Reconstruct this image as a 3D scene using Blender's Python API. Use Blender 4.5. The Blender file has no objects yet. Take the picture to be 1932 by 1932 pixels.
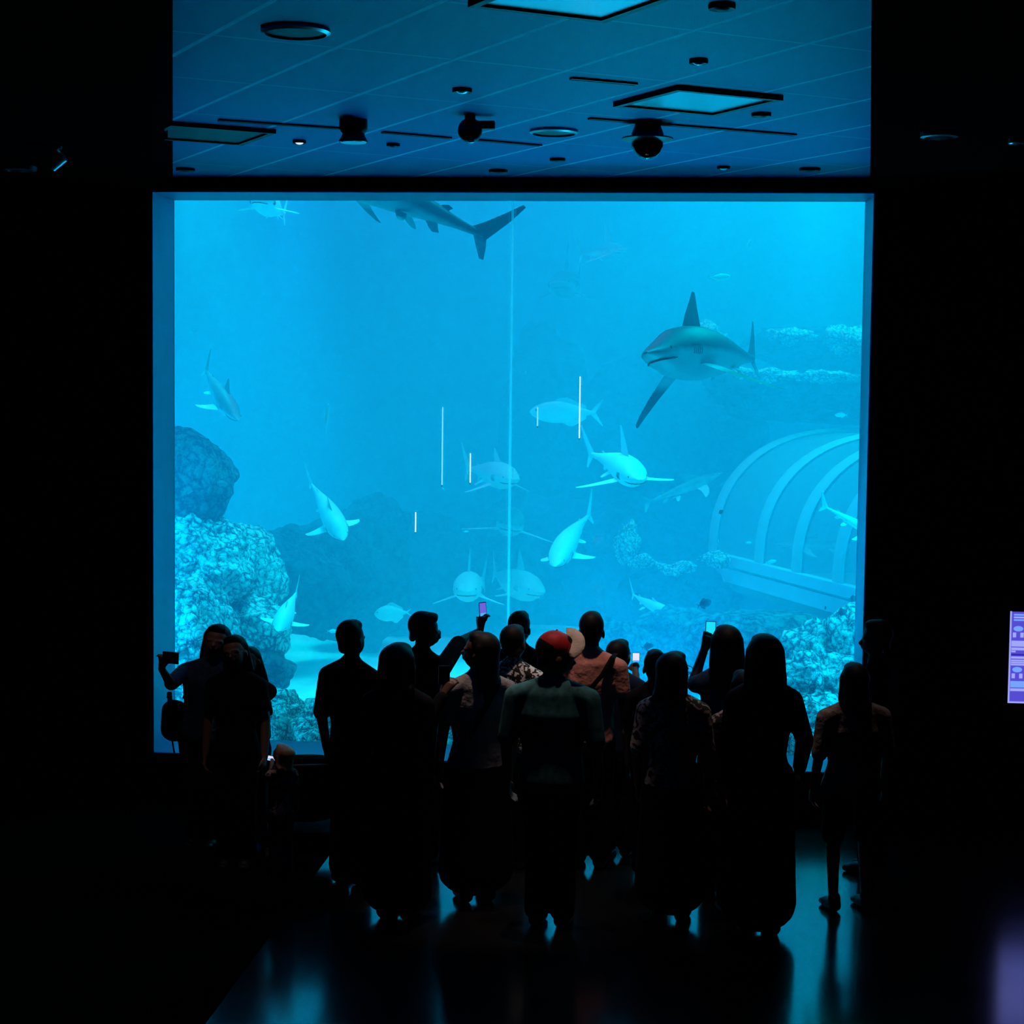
import bpy, bmesh, math, random
from mathutils import Vector, Matrix, noise, Euler
R = math.radians
sc = bpy.context.scene
col = sc.collection
V = Vector

# ------------------------------------------------------------------ camera
CAM = V((1.1848, -12.8, 3.04))
YAW, PITCH, ROLL, FPX = 0.0875414, 0.0690972, 0.0112770, 3420.8
fw = V((-math.sin(YAW)*math.cos(PITCH), math.cos(YAW)*math.cos(PITCH), -math.sin(PITCH)))
r0 = V((math.cos(YAW), math.sin(YAW), 0)); u0 = r0.cross(fw)
rt = r0*math.cos(ROLL) + u0*math.sin(ROLL)
up = u0*math.cos(ROLL) - r0*math.sin(ROLL)
cd = bpy.data.cameras.new('camera'); cam = bpy.data.objects.new('camera', cd); col.objects.link(cam)
m = Matrix((rt, up, -fw)).transposed().to_4x4(); m.translation = CAM
cam.matrix_world = m
cd.sensor_width = 36.0; cd.sensor_fit = 'HORIZONTAL'; cd.lens = FPX/1932*36.0
cd.clip_end = 200
sc.camera = cam

def ray(px, py): return fw + rt*((px-966)/FPX) + up*((966-py)/FPX)
def at(px, py, y):
    d = ray(px, py); return CAM + d*((y-CAM.y)/d.y)
def atz(px, py, z):
    d = ray(px, py); return CAM + d*((z-CAM.z)/d.z)
def pxm(y): return (y-CAM.y)/FPX      # metres per pixel at that distance (about)

# ------------------------------------------------------------------ scene settings
sc.view_settings.view_transform = 'Standard'; sc.view_settings.look = 'None'
sc.view_settings.gamma = 1.0; sc.view_settings.use_curve_mapping = False
sc.view_settings.exposure = -0.1
w = bpy.data.worlds.new('World'); sc.world = w; w.use_nodes = True
w.node_tree.nodes['Background'].inputs[0].default_value = (0, 0, 0, 1)
w.node_tree.nodes['Background'].inputs[1].default_value = 0
try:
    sc.cycles.use_denoising = True
    sc.cycles.max_bounces = 8; sc.cycles.diffuse_bounces = 3; sc.cycles.glossy_bounces = 4
    sc.cycles.transparent_max_bounces = 16; sc.cycles.volume_bounces = 1
    sc.cycles.sample_clamp_indirect = 4.0
    sc.cycles.caustics_reflective = False; sc.cycles.caustics_refractive = False
except Exception: pass

# ------------------------------------------------------------------ materials
def lin(h):
    if isinstance(h, str):
        h = h.lstrip('#'); c = [int(h[i:i+2], 16)/255 for i in (0, 2, 4)]
    else: c = [v/255 for v in h]
    return tuple((v/12.92 if v <= .04045 else ((v+.055)/1.055)**2.4) for v in c) + (1,)
MATS = {}
def mat(name, colr=(.5, .5, .5), rough=.6, metal=0., spec=.5, emit=None, estr=0., var=.0, scale=20., coat=0., bump=0.):
    if name in MATS: return MATS[name]
    M = bpy.data.materials.new(name); M.use_nodes = True
    nt = M.node_tree; b = nt.nodes['Principled BSDF']
    c = tuple(colr)[:3] + (1,)
    b.inputs['Base Color'].default_value = c
    b.inputs['Roughness'].default_value = rough; b.inputs['Metallic'].default_value = metal
    b.inputs['Specular IOR Level'].default_value = spec
    b.inputs['Coat Weight'].default_value = coat
    if emit is not None:
        b.inputs['Emission Color'].default_value = tuple(emit)[:3]+(1,); b.inputs['Emission Strength'].default_value = estr
    if var > 0 or bump > 0:
        tc = nt.nodes.new('ShaderNodeTexCoord'); n = nt.nodes.new('ShaderNodeTexNoise')
        n.inputs['Scale'].default_value = scale; n.inputs['Detail'].default_value = 5
        nt.links.new(tc.outputs['Object'], n.inputs['Vector'])
        if var > 0:
            rmp = nt.nodes.new('ShaderNodeValToRGB')
            rmp.color_ramp.elements[0].position = .3; rmp.color_ramp.elements[1].position = .7
            rmp.color_ramp.elements[0].color = tuple(max(0, v*(1-var)) for v in c[:3])+(1,)
            rmp.color_ramp.elements[1].color = tuple(min(1, v*(1+var)) for v in c[:3])+(1,)
            nt.links.new(n.outputs['Fac'], rmp.inputs['Fac']); nt.links.new(rmp.outputs['Color'], b.inputs['Base Color'])
        if bump > 0:
            bp = nt.nodes.new('ShaderNodeBump'); bp.inputs['Strength'].default_value = bump; bp.inputs['Distance'].default_value = .02
            nt.links.new(n.outputs['Fac'], bp.inputs['Height']); nt.links.new(bp.outputs['Normal'], b.inputs['Normal'])
    MATS[name] = M
    return M

# ------------------------------------------------------------------ object helpers
def tag(o, label=None, cat=None, group=None, kind=None):
    if label: o['label'] = label
    if cat: o['category'] = cat
    if group: o['group'] = group
    if kind: o['kind'] = kind
    return o
def empty(name, loc=(0, 0, 0), rz=0, label=None, cat=None, group=None):
    o = bpy.data.objects.new(name, None); col.objects.link(o); o.location = loc; o.rotation_euler = (0, 0, rz)
    o.empty_display_size = .1
    return tag(o, label, cat, group)
def link(name, me, m=None, parent=None, smooth=False):
    o = bpy.data.objects.new(name, me); col.objects.link(o)
    if m is not None:
        me.materials.clear(); me.materials.append(m)
    if smooth:
        me.polygons.foreach_set('use_smooth', [True]*len(me.polygons))
    if parent is not None: o.parent = parent
    return o
class MB:
    """collects shapes into one mesh"""
    def __init__(s): s.v = []; s.f = []
    def add(s, vs, fs):
        n = len(s.v); s.v += [V(p) for p in vs]; s.f += [tuple(i+n for i in f) for f in fs]; return s
    def box(s, c, d, M=None):
        c = V(c); hx, hy, hz = d[0]/2, d[1]/2, d[2]/2
        vs = [V((x, y, z)) for x in (-hx, hx) for y in (-hy, hy) for z in (-hz, hz)]
        if M is not None: vs = [M @ p for p in vs]
        return s.add([c+p for p in vs], [(0, 1, 3, 2), (4, 6, 7, 5), (0, 4, 5, 1), (2, 3, 7, 6), (0, 2, 6, 4), (1, 5, 7, 3)])
    def prism(s, poly, z0, z1):
        n = len(poly)
        vs = [V((p[0], p[1], z0)) for p in poly]+[V((p[0], p[1], z1)) for p in poly]
        fs = [tuple(range(n))[::-1], tuple(range(n, 2*n))]+[(i, (i+1) % n, n+(i+1) % n, n+i) for i in range(n)]
        return s.add(vs, fs)
    def lathe(s, prof, c=(0, 0, 0), n=32, M=None, caps=True):
        c = V(c); vs = []; fs = []
        for (r, z) in prof:
            for k in range(n):
                a = 2*math.pi*k/n; p = V((r*math.cos(a), r*math.sin(a), z))
                vs.append(c+(M @ p if M is not None else p))
        for i in range(len(prof)-1):
            for k in range(n):
                k2 = (k+1) % n; fs.append((i*n+k, i*n+k2, (i+1)*n+k2, (i+1)*n+k))
        if caps: fs += [tuple(range(n))[::-1], tuple(range((len(prof)-1)*n, len(prof)*n))]
        return s.add(vs, fs)
    def cap(s, p0, r0_, p1, r1_, side=(1, 0, 0), n=14, nr=4):
        """tapered capsule with elliptical section: r = (along side, across) or a number"""
        p0, p1 = V(p0), V(p1); ax = p1-p0
        if ax.length < 1e-6: ax = V((0, 0, 1e-4))
        a = ax.normalized(); u = V(side); u = u-a*u.dot(a)
        if u.length < 1e-3: u = a.orthogonal()
        u.normalize(); v = a.cross(u)
        e0 = r0_ if isinstance(r0_, (tuple, list)) else (r0_, r0_); e1 = r1_ if isinstance(r1_, (tuple, list)) else (r1_, r1_)
        rings = []
        for i in range(nr):
            t = (math.pi/2)*(1-i/nr); rings.append((p0-a*(min(e0)*math.sin(t)), e0, math.cos(t)))
        rings.append((p0, e0, 1)); rings.append((p1, e1, 1))
        for i in range(1, nr+1):
            t = (math.pi/2)*(i/nr); rings.append((p1+a*(min(e1)*math.sin(t)), e1, math.cos(t)))
        vs = []; fs = []
        for (c, e, k) in rings:
            k = max(k, .02)
            for j in range(n):
                b = 2*math.pi*j/n; vs.append(c+u*(e[0]*k*math.cos(b))+v*(e[1]*k*math.sin(b)))
        L = len(rings)
        for i in range(L-1):
            for j in range(n):
                j2 = (j+1) % n; fs.append((i*n+j, i*n+j2, (i+1)*n+j2, (i+1)*n+j))
        fs += [tuple(range(n))[::-1], tuple(range((L-1)*n, L*n))]
        return s.add(vs, fs)
    def ell(s, c, r, M=None, n=20, k=12):
        vs = []; fs = []; c = V(c)
        for i in range(k+1):
            t = math.pi*i/k
            for j in range(n):
                b = 2*math.pi*j/n; q = max(math.sin(t), .01)
                p = V((r[0]*q*math.cos(b), r[1]*q*math.sin(b), -r[2]*math.cos(t)))
                vs.append(c+(M @ p if M is not None else p))
        for i in range(k):
            for j in range(n):
                j2 = (j+1) % n; fs.append((i*n+j, i*n+j2, (i+1)*n+j2, (i+1)*n+j))
        fs += [tuple(range(n))[::-1], tuple(range(k*n, (k+1)*n))]
        return s.add(vs, fs)
    def tube(s, pts, r, n=8, side=(0, 0, 1)):
        pts = [V(p) for p in pts]; vs = []; fs = []
        for i, p in enumerate(pts):
            a = (pts[min(i+1, len(pts)-1)]-pts[max(i-1, 0)]).normalized()
            u = V(side)-a*V(side).dot(a)
            if u.length < 1e-3: u = a.orthogonal()
            u.normalize(); v = a.cross(u)
            rr = r[i] if isinstance(r, list) else r
            e = rr if isinstance(rr, tuple) else (rr, rr)
            for j in range(n):
                b = 2*math.pi*j/n; vs.append(p+u*(e[0]*math.cos(b))+v*(e[1]*math.sin(b)))
        for i in range(len(pts)-1):
            for j in range(n):
                j2 = (j+1) % n; fs.append((i*n+j, i*n+j2, (i+1)*n+j2, (i+1)*n+j))
        fs += [tuple(range(n))[::-1], tuple(range((len(pts)-1)*n, len(pts)*n))]
        return s.add(vs, fs)
    def tr(s, M, start=0):
        for i in range(start, len(s.v)): s.v[i] = M @ s.v[i]
        return s
    def mesh(s, name):
        me = bpy.data.meshes.new(name); me.from_pydata([tuple(p) for p in s.v], [], s.f); me.update(); return me
    def build(s, name, m, parent=None, smooth=True, bevel=0.):
        me = s.mesh(name)
        bm = bmesh.new(); bm.from_mesh(me); bmesh.ops.recalc_face_normals(bm, faces=bm.faces)
        if bevel > 0:
            bmesh.ops.bevel(bm, geom=list(bm.edges), offset=bevel, segments=2, affect='EDGES', profile=.7)
        bm.to_mesh(me); bm.free()
        o = link(name, me, m, parent, smooth)
        if smooth:
            try: me.set_sharp_from_angle(angle=R(40))
            except Exception: pass
        return o
    def blob(s, name, m, parent=None, voxel=.012, smooth=6, fac=.5):
        """union of the collected shapes as one continuous surface"""
        me = s.mesh(name+'_raw')
        bm = bmesh.new(); bm.from_mesh(me); bmesh.ops.recalc_face_normals(bm, faces=bm.faces); bm.to_mesh(me); bm.free()
        t = bpy.data.objects.new('tmp', me); col.objects.link(t)
        a = t.modifiers.new('r', 'REMESH'); a.mode = 'VOXEL'; a.voxel_size = voxel; a.adaptivity = 0
        if smooth:
            b = t.modifiers.new('s', 'SMOOTH'); b.factor = fac; b.iterations = smooth
        dg = bpy.context.evaluated_depsgraph_get(); dg.update()
        out = bpy.data.meshes.new_from_object(t.evaluated_get(dg)); out.name = name
        bpy.data.objects.remove(t); bpy.data.meshes.remove(me)
        return link(name, out, m, parent, True)
def struct(o): o['kind'] = 'structure'; return o
# ================================================================== THE ROOM
W2, ZB, ZT, DEP, ZC = 2.555, .335, 4.409, .574, 4.50
black_paint = mat('black_wall_paint', (.006, .006, .006), .8, spec=.15, var=.25, scale=6)
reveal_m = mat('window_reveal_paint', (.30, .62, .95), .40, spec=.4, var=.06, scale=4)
# front wall with the opening
mb = MB()
XL, XR = -7.0, 7.5
mb.box(((XL-W2)/2, DEP/2, ZC/2), (-W2-XL, DEP, ZC)); mb.box(((XR+W2)/2, DEP/2, ZC/2), (XR-W2, DEP, ZC))
mb.box((0, DEP/2, (ZC+ZT)/2), (2*W2, DEP, ZC-ZT)); mb.box((0, DEP/2, ZB/2), (2*W2, DEP, ZB))
struct(mb.build('wall_front', black_paint, smooth=False))
t = .012
struct(MB().box((-W2+t/2, DEP/2+.002, (ZB+ZT)/2), (t, DEP-.004, ZT-ZB)).build('trim_1', reveal_m, smooth=False))
struct(MB().box((W2-t/2, DEP/2+.002, (ZB+ZT)/2), (t, DEP-.004, ZT-ZB)).build('trim_2', reveal_m, smooth=False))
struct(MB().box((0, DEP/2+.002, ZT-t/2), (2*W2-2*t, DEP-.004, t)).build('trim_3', reveal_m, smooth=False))
struct(MB().box((0, DEP/2+.002, ZB+t/2), (2*W2-2*t, DEP-.004, t)).build('trim_4', reveal_m, smooth=False))
struct(MB().box((XL-.1, -7, 2.3), (.2, 16, 4.8)).build('wall_left', black_paint, smooth=False))
struct(MB().box((XR+.1, -7, 2.3), (.2, 16, 4.8)).build('wall_right', black_paint, smooth=False))
struct(MB().box((.25, -15.1, 2.3), (14.9, .2, 4.8)).build('wall_back', black_paint, smooth=False))

# floor: polished dark stone
fl = bpy.data.materials.new('polished_black_floor'); fl.use_nodes = True
nt = fl.node_tree; b = nt.nodes['Principled BSDF']
b.inputs['Base Color'].default_value = (.004, .004, .0045, 1); b.inputs['Roughness'].default_value = .10
b.inputs['IOR'].default_value = 3.3; b.inputs['Specular IOR Level'].default_value = .5
tc = nt.nodes.new('ShaderNodeTexCoord'); n1 = nt.nodes.new('ShaderNodeTexNoise'); n1.inputs['Scale'].default_value = 1.6; n1.inputs['Detail'].default_value = 3
mr = nt.nodes.new('ShaderNodeMapRange'); mr.inputs['To Min'].default_value = .12; mr.inputs['To Max'].default_value = .19
nt.links.new(tc.outputs['Object'], n1.inputs['Vector']); nt.links.new(n1.outputs['Fac'], mr.inputs['Value']); nt.links.new(mr.outputs['Result'], b.inputs['Roughness'])
struct(MB().box((.25, -7.25, -.1), (14.9, 15.7, .2)).build('floor', fl, smooth=False))

dull_floor = mat('matte_floor_sheet', (.004, .004, .004), 1.0, spec=0., var=.3, scale=80, bump=.4)  # matte sheet added to stop the floor mirroring the tank at the left
cx_ = atz(484, 1800, 0).x
struct(MB().box(((XL+cx_)/2, -7.25, .002), (cx_-XL, 14.4, .004)).build('trim_6', dull_floor, smooth=False))
# ceiling: panels laid at an angle, pale joint strips
cm = bpy.data.materials.new('ceiling_panels'); cm.use_nodes = True
nt = cm.node_tree; b = nt.nodes['Principled BSDF']; N = nt.nodes.new; L = nt.links.new
b.inputs['Roughness'].default_value = .45; b.inputs['Specular IOR Level'].default_value = .28
GA = V((-0.52939831, 0.8483734, 0)); GB = V((-0.8483734, -0.52939831, 0))
tc = N('ShaderNodeTexCoord')
def dot(v):
    d = N('ShaderNodeVectorMath'); d.operation = 'DOT_PRODUCT'; d.inputs[1].default_value = v; L(tc.outputs['Object'], d.inputs[0]); return d.outputs['Value']
def mth(op, a, bb=None, cc=None):
    x = N('ShaderNodeMath'); x.operation = op
    for i, q in enumerate((a, bb, cc)):
        if q is None: continue
        if isinstance(q, (int, float)): x.inputs[i].default_value = q
        else: L(q, x.inputs[i])
    return x.outputs[0]
def joint(val, off, sp, hw):
    q = mth('DIVIDE', mth('SUBTRACT', val, off), sp)
    fr = mth('ABSOLUTE', mth('SUBTRACT', mth('FRACT', mth('ADD', q, 200.5)), .5))   # 0 at the joint
    mrr = N('ShaderNodeMapRange'); L(fr, mrr.inputs['Value'])
    mrr.inputs['From Min'].default_value = hw/sp*.5; mrr.inputs['From Max'].default_value = hw/sp; mrr.inputs['To Min'].default_value = 1; mrr.inputs['To Max'].default_value = 0
    return mrr.outputs['Result']
jA = joint(dot(GB), 0.01, .567, .016); jB = joint(dot(GA), -.70, 1.1, .010)
jj = mth('MAXIMUM', jA, mth('MULTIPLY', jB, .35))
wv = N('ShaderNodeTexNoise'); wv.inputs['Scale'].default_value = 1.1; wv.inputs['Detail'].default_value = 3; L(tc.outputs['Object'], wv.inputs['Vector'])
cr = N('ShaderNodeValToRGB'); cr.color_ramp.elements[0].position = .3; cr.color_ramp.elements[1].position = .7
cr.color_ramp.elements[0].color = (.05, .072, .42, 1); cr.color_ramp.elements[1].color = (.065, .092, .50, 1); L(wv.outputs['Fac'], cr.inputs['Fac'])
# fine perforation of the panels
vor = N('ShaderNodeTexVoronoi'); vor.inputs['Scale'].default_value = 90; vor.inputs['Randomness'].default_value = 0; L(tc.outputs['Object'], vor.inputs['Vector'])
pf = mth('LESS_THAN', vor.outputs['Distance'], .22)
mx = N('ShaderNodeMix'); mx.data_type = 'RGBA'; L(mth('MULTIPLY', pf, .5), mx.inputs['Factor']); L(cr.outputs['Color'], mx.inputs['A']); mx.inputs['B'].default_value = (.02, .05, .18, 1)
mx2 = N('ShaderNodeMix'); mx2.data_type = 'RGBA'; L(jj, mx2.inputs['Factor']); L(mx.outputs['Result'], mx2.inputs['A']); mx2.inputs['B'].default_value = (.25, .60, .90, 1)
L(mx2.outputs['Result'], b.inputs['Base Color'])
struct(MB().box((.25, -7, ZC+.05), (14.9, 16, .1)).build('ceiling', cm, smooth=False))

# low dark bulkheads on both sides of the lit ceiling
for nm, pb, ptp, sx, lb in (('ceiling_bulkhead', 286, 326, XL, 'dark lowered ceiling bulkhead left of the lit blue ceiling'),
                            ('ceiling_bulkhead', 1656, 1642, XR, 'dark lowered ceiling bulkhead right of the lit blue ceiling')):
    zs = 4.425
    pts = []
    for py_, yy in ((333, -.001), (-60, -7.4)):
        a_ = at(pb, py_, yy); c_ = at(ptp, py_, yy); pts.append((a_.x, c_.x, yy))
    vs = [V((pts[0][0], pts[0][2], zs)), V((pts[1][0], pts[1][2], zs)), V((sx, pts[1][2], zs)), V((sx, pts[0][2], zs)),
          V((pts[0][1], pts[0][2], ZC)), V((pts[1][1], pts[1][2], ZC)), V((sx, pts[1][2], ZC)), V((sx, pts[0][2], ZC))]
    o = MB().add(vs, [(0, 1, 2, 3), (7, 6, 5, 4), (0, 4, 5, 1), (1, 5, 6, 2), (2, 6, 7, 3), (3, 7, 4, 0)]).build(nm, mat('bulkhead_paint', (.004, .004, .004), .9, spec=.0), smooth=False)
    tag(o, lb, 'bulkhead', kind='structure')

# acrylic panes and joint
gl = bpy.data.materials.new('acrylic_pane'); gl.use_nodes = True
nt = gl.node_tree; nt.nodes.clear(); N = nt.nodes.new; L = nt.links.new
out = N('ShaderNodeOutputMaterial'); tr_ = N('ShaderNodeBsdfTransparent'); tr_.inputs[0].default_value = (.985, .99, 1, 1)
gs = N('ShaderNodeBsdfGlossy'); gs.inputs['Roughness'].default_value = .0; gs.inputs[0].default_value = (1, 1, 1, 1)
fr = N('ShaderNodeFresnel'); fr.inputs[0].default_value = 1.2; mxs = N('ShaderNodeMixShader')
L(fr.outputs[0], mxs.inputs[0]); L(tr_.outputs[0], mxs.inputs[1]); L(gs.outputs[0], mxs.inputs[2]); L(mxs.outputs[0], out.inputs[0])
JX = at(964, 700, DEP).x
y0 = DEP-.012
struct(MB().box(((JX-W2)/2-.006, y0, (ZB+ZT)/2), (JX+W2-.012-.024, .02, ZT-ZB-.024)).build('window_1', gl, smooth=False))
struct(MB().box(((JX+W2)/2+.006, y0, (ZB+ZT)/2), (W2-JX-.012-.024, .02, ZT-ZB-.024)).build('window_2', gl, smooth=False))
jm = bpy.data.materials.new('clear_joint_seal'); jm.use_nodes = True
nt = jm.node_tree; nt.nodes.clear(); N = nt.nodes.new; L = nt.links.new
out = N('ShaderNodeOutputMaterial'); tr_ = N('ShaderNodeBsdfTransparent'); df = N('ShaderNodeBsdfTranslucent'); df.inputs[0].default_value = (.8, .9, .95, 1); mxs = N('ShaderNodeMixShader'); mxs.inputs[0].default_value = .32
L(tr_.outputs[0], mxs.inputs[1]); L(df.outputs[0], mxs.inputs[2]); L(mxs.outputs[0], out.inputs[0])
struct(MB().box((JX, DEP+.008, (ZB+ZT)/2), (.018, .022, ZT-ZB-.024)).build('trim_5', jm, smooth=False))

# ------------------------------------------------------------------ ceiling fixtures
dk = mat('dark_fixture', (.008, .008, .009), .5, spec=.3)
pale = mat('pale_fixture', (.75, .78, .8), .22, metal=.85)
ring_m = mat('brushed_ring', (.45, .47, .5), .3, metal=.6)
def px_r(px, py, wpx, z=ZC):
    p = atz(px, py, z); return p, wpx/2*((p-CAM).dot(fw))/FPX
def grille(px, py, wpx, lb):
    p, r = px_r(px, py, wpx)
    o = empty('ceiling_speaker', (p.x, p.y, ZC), 0, lb, 'speaker', 'round ceiling grilles')
    MB().lathe([(r*.88, -.004), (r*.88, -.022), (r, -.014), (r, 0), (r*.95, .0)], n=40).build('rim', ring_m, o)
    MB().lathe([(r*.86, 0), (r*.86, -.012), (r*.5, -.015), (.004, -.016)], n=40).build('grille', dk, o)
grille(558, 55, 132, 'large round dark speaker grille in the ceiling, upper left')
grille(1045, 246, 92, 'smaller round speaker grille beside the dome camera with a wide flange')
def vent(px, py, s, lb, glow):
    p = atz(px, py, ZC)
    o = empty('ceiling_air_unit', (p.x, p.y, ZC), math.atan2(GA.y, GA.x), lb, 'air unit', 'square ceiling air units')
    f = MB(); h = s/2; wv_ = .035
    for sx_, sy_, dx, dy in ((0, h-wv_/2, s, wv_), (0, -h+wv_/2, s, wv_), (h-wv_/2, 0, wv_, s-2*wv_), (-h+wv_/2, 0, wv_, s-2*wv_)):
        f.box((sx_, sy_, -.012), (dx, dy, .024))
    f.build('frame', dk, o, smooth=False)
    MB().box((0, 0, -.008), (s-2*wv_, s-2*wv_, .012)).build('panel', pale if glow else dk, o, smooth=False)
vent(1315, 187, .62, 'square ceiling unit with pale panel above the dome camera', True)
vent(392, 249, .62, 'square ceiling unit with dark panel over the left window corner', False)
vent(1085, -10, .60, 'square ceiling unit with pale panel cut by the top picture edge', True)
def slot(p0, p1, lb):
    a_, b_ = atz(*p0, ZC), atz(*p1, ZC); c_ = (a_+b_)/2; d_ = b_-a_
    o = empty('slot_vent', (c_.x, c_.y, ZC), math.atan2(d_.y, d_.x), lb, 'air slot', 'black linear slots in the ceiling')
    MB().box((0, 0, -.004), (d_.length, .03, .008)).build('slot', dk, o, smooth=False)
    MB().box((0, .018, -.005), (d_.length, .006, .010)).box((0, -.018, -.005), (d_.length, .006, .010)).build('edge_strip', mat('slot_edge', (.03, .03, .033), .5), o, smooth=False)
slot((412, 225), (645, 241), 'thin black ceiling slot between the dark air unit and the round projector')
slot((722, 248), (850, 259), 'thin black ceiling slot right of the round projector')
slot((893, 262), (1020, 273), 'thin black ceiling slot below the small dome camera')
slot((1112, 222), (1500, 253), 'long black ceiling slot above the wide flanged dome camera')
slot((1078, 146), (1200, 157), 'short black ceiling slot at a panel joint above the pale air unit')
def downlight(px, py, wpx, lb, lit=None, z=ZC, grp='small recessed ceiling downlights', tilt=.0):
    p, r = px_r(px, py, wpx, z)
    o = empty('ceiling_downlight', (p.x, p.y, z), 0, lb, 'downlight', grp)
    MB().lathe([(r*.6, 0), (r*.62, -.014), (r*.95, -.018), (r, -.011), (r, 0)], n=24).build('housing', dk, o)
    MB().lathe([(r*.7, -.010), (r*.4, -.021), (.003, -.024)], n=24).build('lens', lit or dk, o)
lit_w = mat('lit_lamp_lens', (.8, .8, .8), .3, emit=(.8, .88, 1.0), estr=1.1)
dim_w = mat('pale_lamp_lens', (.7, .78, .82), .2, metal=.7)
for i, (px, py, wp, lb, lt) in enumerate((
    (1362, 9, 52, 'black ceiling downlight at the top picture edge', None),
    (1318, 113, 36, 'ceiling downlight above the pale square air unit', dim_w),
    (1436, 214, 38, 'black ceiling downlight right below the pale square air unit', None),
    (872, 168, 38, 'ceiling downlight above the small dome camera', dim_w),
    (565, 265, 26, 'small lit ceiling downlight with a white lens left of the round projector', lit_w),
    (742, 271, 26, 'small dark ceiling downlight right of the round projector', None),
    (350, 318, 36, 'dark ceiling downlight at the left window head', None),
    (940, 321, 36, 'dark ceiling downlight at the middle of the window head', None),
    (1052, 299, 30, 'dark ceiling downlight under the smaller round grille', None),
    (1365, 314, 25, 'small ceiling downlight at the window head right of the flanged camera', dim_w),
    (1528, 318, 40, 'dark ceiling downlight at the right window head', None))):
    downlight(px, py, wp, lb, lt)
# fixtures under the side bulkheads
rim_c = mat('bulkhead_lamp_ring', (.6, .62, .65), .25, metal=.7)
def bulk_ring(px, py, wpx, lb):
    p, r = px_r(px, py, wpx, 4.425)
    o = empty('ceiling_downlight', (p.x, p.y, 4.425), 0, lb, 'downlight', 'lamps under the dark bulkheads')
    MB().lathe([(r*.8, 0), (r*.8, -.03), (r, -.025), (r, 0)], n=32).build('ring', rim_c, o)
    MB().lathe([(r*.78, -.003), (.003, -.008)], n=24).build('lens', dk, o)
bulk_ring(1772, 250, 70, 'ringed downlight under the dark right bulkhead')
bulk_ring(38, 314, 62, 'ringed downlight under the dark left bulkhead')
bulk_ring(1918, 262, 30, 'small ringed downlight at the far right edge')
p = atz(108, 276, 4.425)
o = empty('track_spotlight', (p.x, p.y, 4.425), 0, 'small swivel spotlight hanging under the dark left bulkhead', 'spotlight')
MB().lathe([(.03, 0), (.03, -.015), (.008, -.016), (.008, -.05)], n=16).build('stem', rim_c, o)
Mx = Matrix.Rotation(R(50), 3, 'Y')
MB().lathe([(.03, -.05), (.042, -.045), (.045, .05), (.038, .055)], c=(-.01, 0, -.085), n=20, M=Mx).build('lamp_head', rim_c, o)
# round projector
p, r = px_r(667, 226, 52)
o = empty('ceiling_projector', (p.x, p.y, ZC), 0, 'waisted round projector hanging from the ceiling with pale lens', 'projector')
k = .2/55*1.0
r = .078
MB().lathe([(r, 0), (r, -.05), (r*.9, -.065), (r*.78, -.075), (r*.8, -.085), (r*1.02, -.115), (r*1.02, -.122)], n=32).build('body', dk, o)
MB().lathe([(r, -.119), (r*.9, -.126), (.004, -.128)], n=32).build('lens', pale, o)
# small dome camera with side bracket
p = atz(887, 220, ZC)
o = empty('security_camera', (p.x, p.y, ZC), 0, 'round black security camera with a side bracket, mid ceiling', 'security camera')
MB().lathe([(.03, 0), (.03, -.03)], n=20).ell((0, 0, -.075), (.068, .068, .068)).build('camera_ball', mat('camera_black', (.006, .006, .007), .35), o)
MB().box((.085, .01, -.045), (.10, .05, .045)).build('bracket', dk, o, smooth=False, bevel=.008)
MB().ell((.01, -.03, -.137), (.02, .02, .01)).build('lens', pale, o)
# dome camera with wide flange
p = atz(1222, 235, ZC)
o = empty('dome_camera', (p.x, p.y, ZC), 0, 'large black dome camera with a wide pale edged flange', 'security camera')
MB().lathe([(.07, 0), (.09, -.05), (.088, -.075)], n=36).build('neck', MATS['camera_black'], o)
MB().lathe([(.088, -.066), (.142, -.074), (.144, -.082), (.09, -.098)], n=40).build('flange', mat('camera_flange', (.10, .11, .115), .4), o)
MB().lathe([(.088, -.085), (.087, -.12), (.072, -.155), (.05, -.178), (.022, -.190), (.003, -.193)], n=40).build('dome', mat('camera_dome', (.004, .004, .005), .06, spec=.6), o)

# ------------------------------------------------------------------ purple information panel on the front wall, right
pl = at(1906, 1153, -.04); pl2 = at(1905, 1326, -.04)
sw, sh = .50, pl.z-pl2.z
o = empty('information_panel', (pl.x+sw/2, -.001, (pl.z+pl2.z)/2), 0, 'glowing purple information panel with pale blocks at the right edge', 'panel')
MB().box((0, -.02, 0), (sw, .04, sh)).build('case', mat('panel_case', (.03, .03, .06), .4), o, smooth=False, bevel=.004)
pur = mat('purple_backlight', (.1, .06, .4), .4, emit=lin((88, 78, 215)), estr=1.0)
MB().box((0, -.0415, 0), (sw-.006, .003, sh-.006)).build('screen', pur, o, smooth=False)
lav = mat('lavender_print', (.3, .3, .5), .4, emit=lin((165, 172, 250)), estr=1.0)
lbl = mat('pale_blue_print', (.3, .4, .5), .4, emit=lin((120, 170, 255)), estr=1.0)
dkp = mat('indigo_print', (.05, .03, .2), .4, emit=lin((52, 38, 170)), estr=1.0)
u = sh/175.0                                    # one photo pixel on the panel
def blk(nm, x0, x1, y0_, y1, m_):               # pixels from the panel's top left
    MB().box((-sw/2+(x0+x1)/2*u, -.0445, sh/2-(y0_+y1)/2*u), ((x1-x0)*u, .003, (y1-y0_)*u)).build(nm, m_, o, smooth=False)
W_ = sw/u
blk('border', 0, 3, 0, 175, lav); blk('border', 3, W_, 172, 175, lav)
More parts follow.
